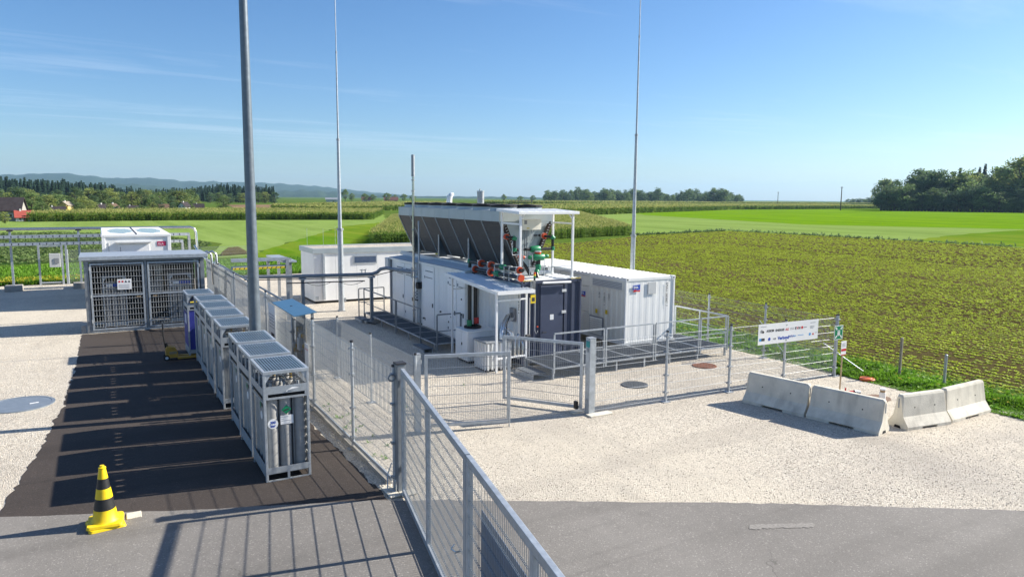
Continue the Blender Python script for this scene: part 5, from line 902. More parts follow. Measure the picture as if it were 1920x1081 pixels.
MB().box(gx, gx+.37, gy, gy+.006, gz, gz+.40).build('border', 'sign_white', t); MB().box(gx+.018, gx+.352, gy-.002, gy-.0005, gz+.018, gz+.382).build('green_panel', 'sign_green', t)
for sx, sz in ((0, 0), (1, 0), (0, 1), (1, 1)):
    x0 = gx+.035+sx*.3; z0 = gz+.04+sz*.32; dx, dz = (1-2*sx), (1-2*sz); MB().prism([(0, 0), (.035, 0), (.06, .045), (.08, .02), (.08, .08), (.02, .08), (.045, .06), (0, .035)], lambda a, z: (x0+dx*a, gy-.0025, z0+dz*z), lambda a, z: (x0+dx*a, gy-.004, z0+dz*z)).build('arrow', 'sign_white', t)
for x, s_ in ((.145, .85), (.185, 1.0), (.225, .85)): MB().box(gx+x-.014, gx+x+.014, gy-.004, gy-.0025, gz+.11, gz+.11+.13*s_).build('figure', 'sign_white', t); MB().tube([(gx+x, gy-.0025, gz+.135+.13*s_), (gx+x, gy-.004, gz+.135+.13*s_)], .016, 10).build('figure_head', 'sign_white', t)
t = thing('stake_sign', 'white notice with dark red band on a thin wooden stake behind the barriers', 'sign', (16.42, 11.43, 0))
MB().box(16.405, 16.435, 11.42, 11.445, .0, 1.15).build('stake', 'wood', t); nb = MB().box(16.33, 16.53, 11.405, 11.414, 1.06, 1.43).build('notice', 'sign_white', t); MB().box(16.332, 16.528, 11.401, 11.404, 1.17, 1.23).build('red_band', 'sign_red', nb); MB().box(16.332, 16.528, 11.401, 11.404, 1.062, 1.08).build('red_band', 'sign_red', nb)
for k in range(3): MB().box(16.36, 16.49, 11.402, 11.404, 1.29+k*.035, 1.3+k*.035).build('notice_line', 'ink_grey', nb)
# ------------------------------------------------------------------ small things on the ground
t = thing('hydrant_valve', 'small red hydrant valve with grey hose coupling lying near the stake sign', 'valve', (16.65, 11.3, 0))
MB().tube([(16.5, 11.35, .06), (16.75, 11.25, .08)], .045, 12).build('body', 'red_paint', t, True); MB().tube([(16.52, 11.34, .08), (16.52, 11.34, .2)], .02, 8).build('stem', 'red_paint', t); MB().tube([(16.75, 11.25, .08), (16.9, 11.2, .06)], .06, 12).build('coupling', 'galv_dull', t, True)
t = thing('pipe_stub', 'white upright pipe stub with an orange band behind the barriers', 'pipe', (16.63, 10.4, 0)); MB().lathe([(.075, .0), (.075, .30)], (16.63, 10.4, 0), 16).build('pipe', 'sign_white', t, True); MB().lathe([(.062, .301), (.062, .36)], (16.63, 10.4, 0), 16).build('band', 'wood', t, True); MB().lathe([(.07, .361), (.07, .40)], (16.63, 10.4, 0), 16).build('cap', 'sign_white', t, True)
t = thing('cover_cap', 'round orange plastic cap lying at the edge of the gravel', 'cap', (18.45, 12.0, 0)); MB().lathe([(.2, .02), (.21, .06), (.19, .09)], (18.42, 12.0, 0), 20).build('cap', 'orange_plastic', t, True); MB().lathe([(.13, .091), (.12, .1)], (18.42, 12.0, 0), 16).build('lid', 'orange_plastic', t, True)
for x, y, r_, m_, lb in ((12.28, 14.66, .36, 'cast_iron', 'dark round cast iron manhole cover in the gravel near the walkway'), (15.6, 15.42, .36, 'rust', 'rusty brown round manhole cover in the gravel by the fence'), (-1.9, 20.15, .72, 'steel_cover', 'large round grey steel cover in the gravel beside the asphalt')):
    t = thing('manhole_cover', lb, 'manhole cover', (x, y, .0)); MB()._lathe([(r_, .02), (r_, .045), (r_*.9, .05), (r_*.9, .04)], (x, y, 0), 32).build('rim', m_, t, True); MB().lathe([(r_*.89, .02), (r_*.89, .044)], (x, y, 0), 32).build('lid', m_, t, True)
    if m_ == 'cast_iron':
        for i in range(-4, 5):
            for j in range(-4, 5):
                if i*i+j*j < 17: MB().box(x+i*.07-.02, x+i*.07+.02, y+j*.07-.02, y+j*.07+.02, .044, .05).build('tread_block', m_, t)
    elif m_ == 'steel_cover': MB().bar((x+.2, y-.1, .052), (x+.38, y-.05, .052), .02, .012).build('lift_handle', 'sign_white', t)
    else:
        for i in range(-3, 4): MB().bar((x-math.sqrt(.09-(i*.07)**2), y+i*.07, .047), (x+math.sqrt(.09-(i*.07)**2), y+i*.07, .047), .025, .012).build('tread_rib', m_, t)
sheet('soil_patch', [(16.87+.42*math.cos(a*.35)*(1+.15*math.sin(a*2)), 10.75+.36*math.sin(a*.35)*(1+.15*math.cos(a*3))) for a in range(18)], .028, 'brown_patch', .02, .08, 21)
for x, y, h, m_, lb in ((19.6, 11.8, 1.15, 'wood_grey', 'tall weathered wooden post in the grass verge by the orange cap'), (19.85, 10.68, .85, 'galv_dull', 'short grey metal post in the grass verge behind the barriers')):
    t = thing('verge_post', lb, 'post', (x, y, 0)); MB().box(x-.034, x+.034, y-.03, y+.03, 0, h).build('shaft', m_, t, bevel=.01); MB().prism([(-.034, -.03), (.034, -.03), (.034, .03), (-.034, .03)], lambda a, b_: (x+a, y+b_, h), lambda a, b_: (x+a*.6, y+b_*.6, h+.02)).build('tip', m_, t)
sheet('chalk_mark', [(8.44, 7.25), (9.36, 6.81), (9.23, 6.71), (8.32, 7.15)], .040, 'chalk', .012, .04, 31)
# ------------------------------------------------------------------ vegetation: bulk
def leaf_tris(px, py, pz, n, ln, wd, tilt, rs, droop=.3):
    """n narrow leaves per plant as two-triangle quads -> (k*n,4,3)"""
    k = len(px); az = rs.uniform(0, 6.283, (k, n)); tl = rs.uniform(tilt[0], tilt[1], (k, n)); l = ln*rs.uniform(.6, 1.25, (k, n)); w_ = wd*rs.uniform(.6, 1.3, (k, n))
    c, s_ = np.cos(az), np.sin(az); ct, st = np.cos(tl), np.sin(tl)
    b = np.stack([np.repeat(px[:, None], n, 1), np.repeat(py[:, None], n, 1), np.repeat(pz[:, None], n, 1)], -1)
    d = np.stack([c*ct, s_*ct, st], -1); sd = np.stack([-s_, c, np.zeros_like(c)], -1)
    mid = b+d*(l*.55)[..., None]; tip = b+d*l[..., None]; tip[..., 2] -= l*droop
    q = np.stack([b, mid+sd*w_[..., None], tip, mid-sd*w_[..., None]], 2)
    return q.reshape(-1, 4, 3)
# crop seedlings in rows
rows = []
rs = RS
for x0, x1, y0, y1, dx, dy, sc in ((20.4, 34, -6, 40, .42, .08, .78), (34, 60, -6, 60, .48, .13, .98), (20.4, 34, 40, 66, .48, .13, .98), (60, 95, -10, 84, .62, .28, 1.4), (34, 60, 60, 76, .62, .28, 1.3)):
    xs = np.arange(x0, x1, dx); ys = np.arange(y0, y1, dy); gx_, gy_ = np.meshgrid(xs, ys); gx_ = gx_.ravel()+rs.normal(0, .06, gx_.size)+.12*np.sin(gy_.ravel()*.11); gy_ = gy_.ravel()+rs.uniform(-dy, dy, gy_.size)
    rowden = rs.uniform(.0, .45, len(xs))**1.3; rowd = np.tile(rowden, len(ys))
    k = inpoly(gx_, gy_, CROP) & in_view(gx_, gy_) & (rs.random(gx_.size) > .02+rowd*.6+.28*(np.sin(gx_*.55+1.3*np.sin(gy_*.09)) > .8)+.25*(np.sin(gx_*1.9+2*np.sin(gy_*.05+gx_*.2))*np.sin(gy_*.23+gx_*.11) > .45))
    gx_, gy_ = gx_[k], gy_[k]; rows.append(leaf_tris(gx_, gy_, np.full(gx_.shape, .01), 7, .145*sc, .034*sc, (.0, .75), rs))
bulk('crop_seedlings', np.concatenate(rows), 4, ['crop_leaf'])['label'] = 'rows of young green crop plants covering the brown field'
# grass verge along the gravel edge
n = 60000; x = np.clip(rs.normal(19.4, .75, n), 18.3, 21.6); y = 3+45*rs.random(n)**1.8; k = in_view(x, y); x, y = x[k], y[k]
tall = np.clip(1.2-np.abs(x-19.3)*.55, .35, 1.2)*(.7+.5*np.sin(y*1.7+x*3)*np.sin(y*.6))
gv = leaf_tris(x, y, np.full(x.shape, .0), 3, .2, .013, (.5, 1.5), rs, .15); gv[:, :, 2] *= np.repeat(np.clip(tall, .3, 1.5), 3)[:, None]
wx = np.clip(rs.normal(19.5, .4, 1500), 18.5, 20.8); wy = 1+45*rs.random(1500)**1.3; wd = leaf_tris(wx, wy, np.full(wx.shape, .02), 9, .2, .05, (.1, 1.4), rs)
fx = rs.uniform(18.6, 20.4, 260); fy = 2+30*rs.random(260); fl_ = leaf_tris(fx, fy, np.full(fx.shape, .2), 5, .04, .02, (-.2, .6), rs)
allv = np.concatenate([gv, wd, fl_]); mi = np.concatenate([np.zeros(len(gv)+len(wd)), np.ones(len(fl_))]); bulk('verge_grass', allv, 4, ['verge_grass', 'verge_flower'], mi)['label'] = 'lush green grass and weeds along the gravel edge'
# grass tufts beyond the yard and at the fence foot
n = 16000; x = rs.uniform(-8, 16, n); y = rs.uniform(47, 58, n); k = in_view(x, y); x, y = x[k], y[k]; a = leaf_tris(x, y, np.zeros(x.shape), 3, .35, .03, (.6, 1.5), rs, .15)
fx = rs.uniform(-7, 1, 2600); fy = 47.5+2.5*rs.random(2600)**1.5; b_ = leaf_tris(fx, fy, np.full(fx.shape, .12), 6, .22, .05, (.1, 1.2), rs)
tx = np.concatenate([4.35+.5*rs.random(180), rs.uniform(5, 9, 40)]); ty = np.concatenate([12+5*rs.random(180), rs.uniform(14, 17, 40)]); kk = rs.random(tx.size) < .10; tx, ty = tx[kk], ty[kk]; c_ = leaf_tris(tx, ty, np.full(tx.shape, .02), 8, .1, .012, (.3, 1.4), rs)
bulk('wild_grass', np.concatenate([a, b_, c_]), 4, ['verge_grass', 'verge_flower'], np.concatenate([np.zeros(len(a)), (rs.random(len(b_)) < .55), np.zeros(len(c_))]))['label'] = 'tufts of wild grass and yellow weeds beyond the gravel yard'
lx = rs.uniform(-14, 10, 9000); ly = rs.uniform(58, 110, 9000); k = inpoly(lx, ly, [(-60, 62), (5, 62), (10, 80), (6, 98), (-4, 110), (-60, 108)]) & in_view(lx, ly); lx, ly = lx[k], ly[k]
bulk('leafy_crop', leaf_tris(lx, ly, np.full(lx.shape, .05), 6, .3, .07, (.1, 1.2), rs), 4, ['leaf_mid'])['label'] = 'dark leafy root crop beyond the pipe rack'
# loose stones on the gravel
def stones(n, xr, yr, sz, poly=None):
    x = rs.uniform(*xr, n); y = rs.uniform(*yr, n); k = in_view(x, y)
    x, y = x[k], y[k]; s_ = sz*rs.uniform(.5, 1.3, x.size); z = np.full(x.size, .022)
    top = np.stack([x+s_*rs.normal(0, .2, x.size), y, z+s_*.75], -1); ang = rs.uniform(0, 6.28, x.size); ring_ = [np.stack([x+s_*np.cos(ang+j*2.094)*rs.uniform(.7, 1.2, x.size), y+s_*np.sin(ang+j*2.094), z], -1) for j in range(3)]
    return np.concatenate([np.stack([ring_[j], ring_[(j+1) % 3], top], 1) for j in range(3)])
sv_ = stones(24000, (4.4, 18.4), (5, 20), .014); cc = sv_.mean(1)
road_y = np.interp(cc[:, 0], [3.66, 5.66, 9.04, 12.79, 30], [10.91, 9.78, 7.85, 5.45, -5.4]); kk = cc[:, 1] > road_y-.5*rs.random(len(cc))**7-.01 ; sv_ = sv_[kk]
sl = stones(4000, (-6, -1.2), (13, 30), .016); cl = sl.mean(1); sl = sl[cl[:, 0] < np.interp(cl[:, 1], [12, 13.8, 16.3, 19.7, 24, 30], [-1.75, -1.6, -1.27, -1.0, -.85, -.8])-.03]
st3 = stones(2200, (3.86, 4.08), (11.5, 27), .02)
mat('stone', (.52, .45, .365), .9, 0, .35, 30); o = bulk('gravel_stones', np.concatenate([sv_, sl, st3]), 3, ['stone']); o['label'] = 'loose pale stones scattered over the gravel'
# ------------------------------------------------------------------ corn
def corn(poly, h, dens, seed, label, near_poly=None, sc=1.0):
    r_ = np.random.default_rng(seed); P_ = np.array(poly); x0, y0 = P_.min(0); x1, y1 = P_.max(0); n = int((x1-x0)*(y1-y0)*dens)
    x = r_.uniform(x0, x1, n); y = r_.uniform(y0, y1, n); k = inpoly(x, y, poly) & in_view(x, y); x, y = x[k], y[k]
    # dense stand along the outline
    ex, ey = [], []
    for i in range(len(poly)):
        a, b_ = P_[i], P_[(i+1) % len(poly)]; m_ = int(np.linalg.norm(b_-a)*10/sc); u = r_.random(m_); q = a+(b_-a)*u[:, None]; ctr = P_.mean(0); q = q+(ctr-q)/np.linalg.norm(ctr-q, axis=1)[:, None]*r_.random(m_)[:, None]*2.6; ex.append(q[:, 0]); ey.append(q[:, 1])
    ex = np.concatenate(ex); ey = np.concatenate(ey); k = in_view(ex, ey); x = np.concatenate([x, ex[k]]); y = np.concatenate([y, ey[k]]); hh = h*r_.uniform(.82, 1.12, x.size)
    lv = [leaf_tris(x, y, hh*f, 3, .55*sc, .05*sc, (.2, 1.1), r_, .35) for f in (.15, .42, .68)]
    sd_ = r_.uniform(0, 3.14, x.size); w_ = .03*sc; dx, dy = np.cos(sd_)*w_, np.sin(sd_)*w_; z0 = np.zeros_like(x)
    stalk = np.stack([np.stack([x-dx, y-dy, z0], -1), np.stack([x+dx, y+dy, z0], -1), np.stack([x+dx*.5, y+dy*.5, hh], -1), np.stack([x-dx*.5, y-dy*.5, hh], -1)], 1)
    ts = leaf_tris(x, y, hh*.9, 4, .3*sc, .028*sc, (.7, 1.5), r_, .05); allv = np.concatenate(lv+[stalk, ts]); mi = np.concatenate([np.zeros(sum(map(len, lv))+len(stalk)), np.ones(len(ts))])
    o = bulk('corn_field', allv, 4, ['corn_leaf', 'corn_tassel'], mi); o['label'] = label
    ctr = P_.mean(0); mb = MB(); inner = [tuple(p+(ctr-p)/np.linalg.norm(ctr-p)*(2.2 if sc < 2 else 1.2)) for p in P_]
    mb.prism(inner, lambda a, b_: (a, b_, 0), lambda a, b_: (a, b_, h*.72)); mm = mb.build('corn_canopy', 'corn_mass', o); mm['kind'] = 'stuff'
CM = [(24.5, 73), (36.3, 70.4), (64, 78), (78, 100), (121, 172), (80, 186), (52.5, 141)]
corn(CM, 1.42, 4.2, 5, 'maize field behind the cooler with pale tassels on top')
corn([(-11.6, 154.8), (15, 157.3), (52, 151.7), (70.5, 197), (40, 206), (0, 188), (-9, 170)], 1.7, 1.5, 6, 'long maize field in front of the village', sc=1.5)
corn([(86, 158), (123, 176.5), (288, 267.5), (471, 303), (560, 420), (300, 380), (90, 230)], 2.0, .10, 8, 'broad maize field below the far wood', sc=3)
corn([(60, 215), (150, 320), (220, 480), (180, 480), (52, 262)], 1.8, .12, 9, 'narrow maize strip beyond the brown stubble', sc=3)
corn([(330, 420), (620, 520), (1000, 560), (1000, 640), (500, 640), (250, 480)], 2.2, .03, 10, 'distant maize field on the horizon', sc=5)
# ------------------------------------------------------------------ trees
def tree_mesh(kind, seed):
    r_ = np.random.default_rng(seed); wood = MB(); L_ = []
    if kind == 'conifer':      # unit height 1
        wood.tube([(0, 0, 0), (0, 0, .5), (0, 0, .97)], [.018, .011, .002], 6)
        for k in range(30):
            z = .10+.88*(k/29)**1.05; rr = (.155*(1-z)**.8+.008)*r_.uniform(.8, 1.2); m_ = 13 if z < .7 else 8
            a = r_.uniform(0, 6.28, m_)+k; l = rr*r_.uniform(.6, 1.2, m_); c, s_ = np.cos(a), np.sin(a); w_ = .028+.022*(1-z)
            b = np.stack([c*.004, s_*.004, np.full(m_, z+.02)], -1); e = np.stack([c*l, s_*l, z-.3*l-.015*r_.random(m_)], -1); sd = np.stack([-s_, c, np.zeros(m_)], -1)*w_
            L_.append(np.stack([b, (b+e)/2+sd+np.array([0, 0, .008]), e, (b+e)/2-sd+np.array([0, 0, -.012])], 1))
    else:
        wood.tube([(0, 0, 0), (.005, .004, .2), (.01, 0, .45), (.0, .01, .75)], [.03, .024, .016, .006], 8); cl = []
        for k in range(9):
            a = k*2.4+r_.uniform(-.3, .3); z0 = .22+.05*k; e = (.22*math.cos(a)*r_.uniform(.7, 1.2), .22*math.sin(a)*r_.uniform(.7, 1.2), min(.9, z0+.2*r_.uniform(.8, 1.3))); wood.tube([(.005, 0, z0), (e[0]*.5, e[1]*.5, z0+.06), e], [.012, .008, .003], 5)
        for k in range(44):
            u = r_.normal(0, 1, 3); u /= np.linalg.norm(u); rr = r_.uniform(.45, 1.0)**.6; z = (.56+.38*u[2]*rr) if kind == 'leaf' else (.46+.44*u[2]*rr); w_ = .30*(1-.25*(z > .75)); cl.append((u[0]*w_*rr, u[1]*w_*rr, max(.14 if kind == 'leaf' else .06, z), r_.uniform(.065, .13)))
        for (cx1, cy1, cz1, cr) in cl:
            m_ = 46; u = r_.normal(0, 1, (m_, 3)); u /= np.linalg.norm(u, axis=1)[:, None]; c = np.array([cx1, cy1, cz1])+u*cr*r_.uniform(.55, 1.1, (m_, 1))*np.array([1.1, 1.1, .8]); n1 = r_.normal(0, 1, (m_, 3)); n1 /= np.linalg.norm(n1, axis=1)[:, None]; n2 = np.cross(n1, u); n2 /= np.linalg.norm(n2, axis=1)[:, None]+1e-6; s_ = r_.uniform(.014, .03, (m_, 1))
            L_.append(np.stack([c-n1*s_, c+n2*s_*.7, c+n1*s_, c-n2*s_*.7], 1))
    return wood, np.concatenate(L_)
def make_tree(kind, seed, lm, name, label, cat, group):
    wd_, lv = tree_mesh(kind, seed); t = thing(name, label, cat, (0, 0, 0), group); wd_.build('trunk', 'bark', t); c = bulk('crown', lv, 4, [lm], kind=None); ORG.pop(c); c.parent = t; return t
def plant(protos, spots, rs_, label=None):
    for i, (x, y, h, wsc) in enumerate(spots):
        p = protos[i % len(protos)]
        if not p.get('used'): o = p; o['used'] = 1; o.location = (x, y, 0); o.rotation_euler = (0, 0, rs_.uniform(0, 6.28))
        else: o = copy_tree(p, (x, y, 0), rs_.uniform(0, 6.28))
        o.scale = (h*wsc, h*wsc, h)
def pol(az, d): return d*math.sin(rad(az)), d*math.cos(rad(az))
rn = random.Random(11)
GR = 'trees of the wood on the right beyond the meadow'
pr = [make_tree('leaf', 40+i, ('leaf_mid', 'leaf_dark', 'leaf_mid', 'leaf_warm')[i], 'deciduous_tree', 'leafy tree in the dense wood at the edge of the bright meadow', 'tree', GR) for i in range(4)]
sp_ = []
for i in range(60):
    az = 57.0+rn.random()*11.5; d = 440+rn.random()**1.6*110+(az-57)*1.2; h = rn.uniform(19, 25)*(1 if az > 59 else .82)
    if 59.4 < az < 60.6: h *= 1.02
    if az > 62.5: h *= rn.uniform(1.02, 1.2)
    sp_.append((*pol(az, d), h, rn.uniform(.85, 1.2)))
plant(pr, sp_, rn)
pb = [make_tree('bush', 50+i, ('leaf_dark', 'leaf_mid')[i], 'edge_tree', 'low bushy tree at the foot of the wood facing the meadow', 'tree', 'bushy trees along the edge of the wood') for i in range(2)]
plant(pb, [(*pol(57.0+i*.21, 434+rn.uniform(-6, 8)), rn.uniform(7, 15), rn.uniform(1.2, 1.7)) for i in range(55)], rn)
pc = make_tree('conifer', 60, 'needle', 'spruce_tree', 'dark pointed spruce rising out of the wood on the right', 'tree', GR); plant([pc], [(*pol(a, d), h, 1.1) for a, d, h in ((63.0, 500, 27), (61.6, 490, 24.5), (62.7, 520, 26), (64.8, 500, 26))], rn)
GM = 'trees of the far wood on the horizon'
pr = [make_tree('bush', 70+i, ('leaf_dark', 'leaf_mid')[i % 2], 'deciduous_tree', 'tree in the long low wood on the horizon behind the maize', 'tree', GM) for i in range(3)]
plant(pr, [(*pol(32.5+15.1*((i+rn.random())/120), 900+rn.uniform(-50, 90)), (16.5+2.2*math.sin(i*.37)+2*math.sin(i*1.3)+rn.uniform(-2, 2))*(1.0 if 8 < i < 114 else .78)*(.72 if 70 < i < 80 else 1), rn.uniform(.9, 1.3)) for i in range(120)], rn)
plant(pr, [(*pol(54.9+i*.25, 1000+rn.uniform(0, 80)), 8+i*.45+rn.uniform(-1, 1), 1.7) for i in range(9)], rn)
GL = 'conifers of the dark wood behind the village'
pr = [make_tree('conifer', 80+i, 'needle', 'spruce_tree', 'dark spruce in the long wood behind the village', 'tree', GL) for i in range(4)]
sp_ = []
for i in range(190):
    az = -6.6+18.2*((i+rn.random())/190); d = 560+rn.uniform(0, 160); zt = float(np.interp(az, [-6.6, -3.5, 0, 3, 5.5, 8, 11.6], [14.0, 13.6, 11.0, 7.6, 8.6, 11.4, 11.0])); sp_.append((*pol(az, d), zt*1.12*rn.uniform(.86, 1.12)*d/600, rn.uniform(1.3, 1.9)))
plant(pr, sp_, rn)
GV = 'trees around the village houses'
pr = [make_tree('bush', 90+i, ('leaf_mid', 'leaf_warm', 'leaf_dark')[i], 'deciduous_tree', 'broad leafy tree among the village houses', 'tree', GV) for i in range(3)]
sp_ = [(*pol(-3.9, 208), 6.0, 1.25), (*pol(-3.0, 214), 5.4, 1.2), (*pol(-4.6, 225), 7.0, 1.1), (*pol(-2.4, 232), 5.6, 1.2), (*pol(-.9, 213), 5.2, 1.3), (*pol(-.4, 240), 5.2, 1.2), (*pol(.9, 250), 4.4, 1.3), (*pol(2.0, 290), 7.0, 1.2), (*pol(2.6, 292), 7.4, 1.0), (*pol(3.4, 290), 5.6, 1.2), (*pol(-5.4, 149), 2.2, 1.3), (*pol(4.6, 300), 5.0, 1.2)]
sp_ += [(*pol(az, d), h, 1.3) for az, d, h in ((-1.2, 204, 3.4), (.55, 214, 3.0), (1.5, 226, 2.6), (2.6, 230, 2.4), (3.3, 246, 3.2), (4.6, 250, 3.0), (-3.3, 190, 3.4), (-.3, 206, 3.6), (1.1, 218, 2.2), (5.9, 252, 2.0), (-2.9, 196, 2.2), (3.7, 252, 3.6), (2.3, 234, 1.8))]
for i in range(34): az = -6.5+13*((i+rn.random())/34); sp_.append((*pol(az, 330+rn.uniform(-30, 110)), rn.uniform(5, 9), rn.uniform(1.2, 1.7)))
for i in range(10): az = 7+4.6*((i+rn.random())/10); sp_.append((*pol(az, 540+rn.uniform(-15, 20)), rn.uniform(6, 9), 1.4))
plant(pr, sp_, rn)
o = make_tree('bush', 97, 'leaf_mid', 'deciduous_tree', 'single round tree standing alone in the fields beyond the maize', 'tree', None); o.location = (*pol(8.0, 276), 0); o.scale = (5.6*1.35, 5.6*1.35, 5.6)
GH = 'trees around the far farm on the horizon'
pr = [make_tree('leaf', 99+i, 'leaf_mid', 'deciduous_tree', 'small distant tree beside the far farm buildings', 'tree', GH) for i in range(2)]
plant(pr, [(*pol(16.8, 700), 13, .8), (*pol(17.3, 720), 9, 1), (*pol(18.3, 720), 9, 1.3), (*pol(18.9, 740), 8, 1.4), (*pol(20.0, 740), 10, 1.3), (*pol(20.6, 760), 8, 1.2), (*pol(21.3, 760), 9, 1.2), (*pol(22, 780), 8, 1.3), (*pol(30.5, 800), 8, 1.3), (*pol(31.5, 850), 9, 1.2), (*pol(29.2, 800), 10, .9)], rn)
for g_ in bpy.data.objects:
    if 'used' in g_: del g_['used']
# ------------------------------------------------------------------ village houses
def house(name, label, az, d, L_, W_, eh, rh, wall, roof, rot, nwin=3, floors=1, bal=False):
    x, y = pol(az, d); t = thing(name, label, 'house', (0, 0, 0), None)
    a, b_ = L_/2, W_/2; MB().box(-a, a, -b_, b_, 0, eh).build('wall', wall, t)
    for sx in (-1, 1): MB().prism([(-b_, eh), (b_, eh), (0, eh+rh)], lambda p, z: (sx*a-.1*sx, p, z), lambda p, z: (sx*a, p, z)).build('gable', wall, t)
    o = .4*d/220; ob = eh-.15
    for sg in (-1, 1):
        rf = MB().prism([(0, eh+rh), (sg*(b_+o), eh-rh*o/b_), (sg*(b_+o), eh-rh*o/b_+.14), (0, eh+rh+.16)], lambda p, z: (-a-o, p, z), lambda p, z: (a+o, p, z)).build('roof', roof, t)
    MB().box(-a*.4-.2, -a*.4+.2, -.25, .2, eh+rh*.6, eh+rh+.5).build('chimney', 'render_white', rf)
    for fl__ in range(floors):
        for k in range(nwin):
            xx = -a+L_*(k+.5)/nwin; z = eh*(fl__+.35)/floors
            for sg in (-1, 1): wnd = MB().box(xx-.3, xx+.3, min(sg*b_, sg*(b_+.04)), max(sg*b_, sg*(b_+.04)), z, z+.65).build('window', 'sign_white', t); MB().box(xx-.23, xx+.23, min(sg*(b_+.04), sg*(b_+.06)), max(sg*(b_+.04), sg*(b_+.06)), z+.06, z+.59).build('pane', 'window_dark', wnd)
        for sx in (-1, 1):
            for p in (-b_*.45, b_*.45): z = eh*(fl__+.35)/floors; MB().box(min(sx*a, sx*(a+.05)), max(sx*a, sx*(a+.05)), p-.3, p+.3, z, z+.65).build('window', 'window_dark', t)
    if bal:
        for sx in (-1, 1):
            for z in (eh*.42, eh*.86): MB().box(min(sx*a, sx*(a+.7)), max(sx*a, sx*(a+.7)), -b_*.9, b_*.9, z, z+.45).build('balcony', 'render_yellow', t)
    MB().box(-a*.1, a*.1+.5, -b_-.05, -b_, 0, 1.5).build('door', 'wood_dark', t)
    t.location = (x, y, 0); t.rotation_euler = (0, 0, rad(rot)); return t
house('farm_barn', 'old barn with long dark tiled roof and grey stone base beside the red roof', -5.9, 164, 9, 5, 2.0, 2.2, 'concrete_dull', 'roof_dark', -8, 3)
house('house', 'low white building with bright red tiled roof at the end of the maize', -4.35, 160, 4.0, 3.4, 1.1, 1.5, 'render_white', 'roof_red', 6, 2).scale = (.66, .66, .72)
house('barn', 'barn with broad dark hipped roof beside the yellow house', -2.55, 200, 5.0, 4.4, 1.0, 1.7, 'wood_dark', 'roof_dark', 4, 1).scale = (.72, .72, .75)
house('house', 'yellow chalet house with balconies under a wide pale roof', -1.95, 212, 4.2, 3.6, 3.4, 1.2, 'render_yellow', 'wood_grey', 62, 1, 2, True).scale = (.62, .62, .68)
house('house', 'dark brown timber house among the village trees', .25, 222, 3.8, 3.4, 1.7, 1.5, 'wood_dark', 'roof_dark', 20, 1).scale = (.72, .72, .75)
house('house', 'timber house with white base and steep dark roof in the village', .85, 228, 3.6, 3.2, 1.9, 1.4, 'render_white', 'wood_dark', 65, 1).scale = (.72, .72, .75)
house('house', 'low white bungalow behind the dark hedge in the village', 2.0, 238, 4.2, 3.0, 1.5, .9, 'render_white', 'roof_dark', 5, 2).scale = (.72, .72, .75)
house('house', 'small pale farmhouse with green sheds under the trees', 4.0, 262, 3.8, 3.0, 1.4, 1.3, 'render_white', 'wood_dark', 10, 2).scale = (.72, .72, .75)
house('house', 'white house with steep gable and dark annex before the spruce wood', 5.35, 262, 4.0, 3.4, 2.0, 1.6, 'render_white', 'roof_dark', 50, 1, 2).scale = (.72, .72, .75)
house('house', 'dark annex house right of the white steep gabled house', 6.3, 266, 4.2, 3.0, 1.4, 1.4, 'render_white', 'roof_dark', -5, 2).scale = (.72, .72, .75)
house('farm_hall', 'long pale farm hall on the horizon beside a tall tree', 15.9, 690, 22, 10, 4, 2.2, 'grey_white', 'galv_dull', -15, 3).scale = (.6, .7, .62)
house('farm_house', 'distant farm building with red-brown roof on the horizon', 18.4, 740, 14, 9, 4, 4, 'render_white', 'roof_brown', -18, 2).scale = (.6, .7, .62)
house('farm_house', 'distant long farm building with dark roof on the horizon', 20.3, 750, 22, 9, 4, 4, 'wood_dark', 'roof_brown', -20, 2).scale = (.6, .7, .62)
house('farm_barn', 'distant dark barn just above the cooler fans', 30.6, 560, 26, 9, 3, 2.4, 'wood_dark', 'roof_dark', -28, 3).scale = (.6, .7, .62)
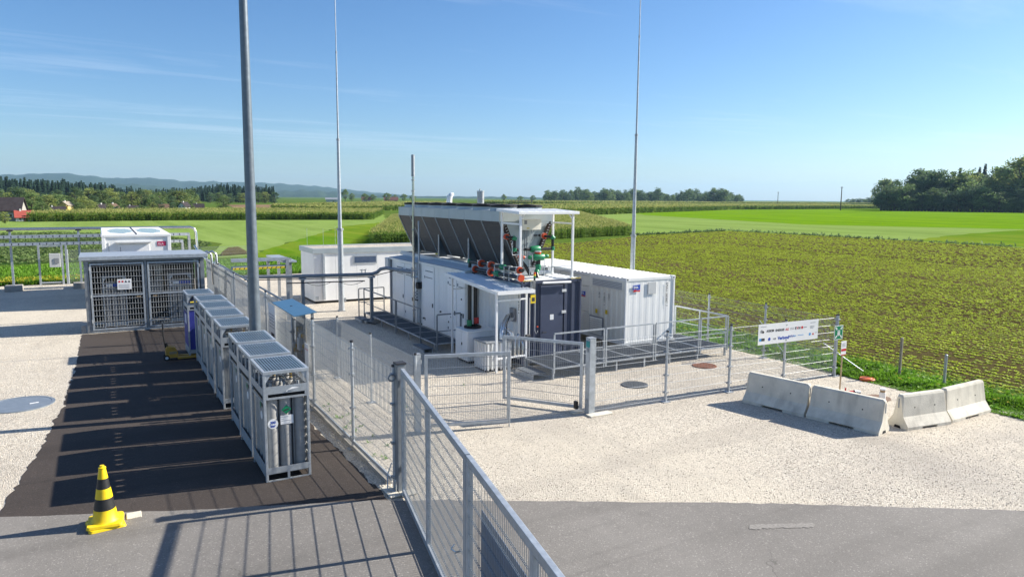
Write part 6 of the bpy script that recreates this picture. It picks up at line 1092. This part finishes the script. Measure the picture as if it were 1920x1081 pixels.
tag(MB().prism([(-2.2, 0), (2.2, 0), (1.8, .3), (.6, .75), (-.9, .7), (-1.8, .35)], lambda a, z: (9.7+a*.6, 64.0+.3*a, z), lambda a, z: (9.9+a*.5, 65.0, z*.8)).build('soil_mound', 'crop_soil', bevel=.15), 'small brown mound of soil at the edge of the meadow', 'mound')
for az, d, h, lb in ((54.4, 420, 12.5, 'wooden power pole standing above the maize near the wood'), (50.1, 640, 12, 'slim power pole on the horizon left of the wooden one')):
    x, y = pol(az, d); t = thing('power_pole', lb, 'power pole', (x, y, 0)); MB().tube([(x, y, 0), (x, y, h)], [.28, .2], 8).build('shaft', 'bark', t); MB().bar((x-.9, y, h-.5), (x+.9, y, h-.5), .18).build('crossarm', 'bark', t)
    for k in (-.8, 0, .8): MB().tube([(x+k, y, h-.4), (x+k, y, h-.1)], .08, 6).build('insulator', 'grey_white', t)
# dark ragged hedge line between crop field and meadow
hx, hy = [], []
for (a0, b0), (a1, b1), n in (((64, 78), (88, 83.6), 300), ((88.5, 83.3), (89.6, 42), 420)):
    u = rs.random(n); hx.append(a0+(a1-a0)*u+rs.normal(0, .25, n)); hy.append(b0+(b1-b0)*u+rs.normal(0, .25, n))
hx = np.concatenate(hx); hy = np.concatenate(hy); bulk('field_margin_weeds', leaf_tris(hx, hy, np.zeros(hx.shape), 7, .42*np.clip(rs.lognormal(-.3, .6, (len(hx), 1)), .2, 2.0), .05, (.4, 1.4), rs), 4, ['leaf_dark'])['label'] = 'ragged dark weeds along the field margin'
# ------------------------------------------------------------------ haze
hz = MB().box(-9500, 9500, -60, 9500, -6, 260).build('haze', 'white', kind='stuff'); hm = bpy.data.materials.new('haze_air'); hm.use_nodes = True; t_ = hm.node_tree; t_.nodes.clear()
ho = nn(t_, 'ShaderNodeOutputMaterial'); pv = nn(t_, 'ShaderNodeVolumePrincipled'); pv.inputs['Color'].default_value = (.46, .72, 1, 1); pv.inputs['Density'].default_value = 8e-5; pv.inputs['Anisotropy'].default_value = .2
t_.links.new(pv.outputs[0], ho.inputs['Volume']); hz.data.materials.clear(); hz.data.materials.append(hm); hz['label'] = 'pale blue haze in the air over the fields'
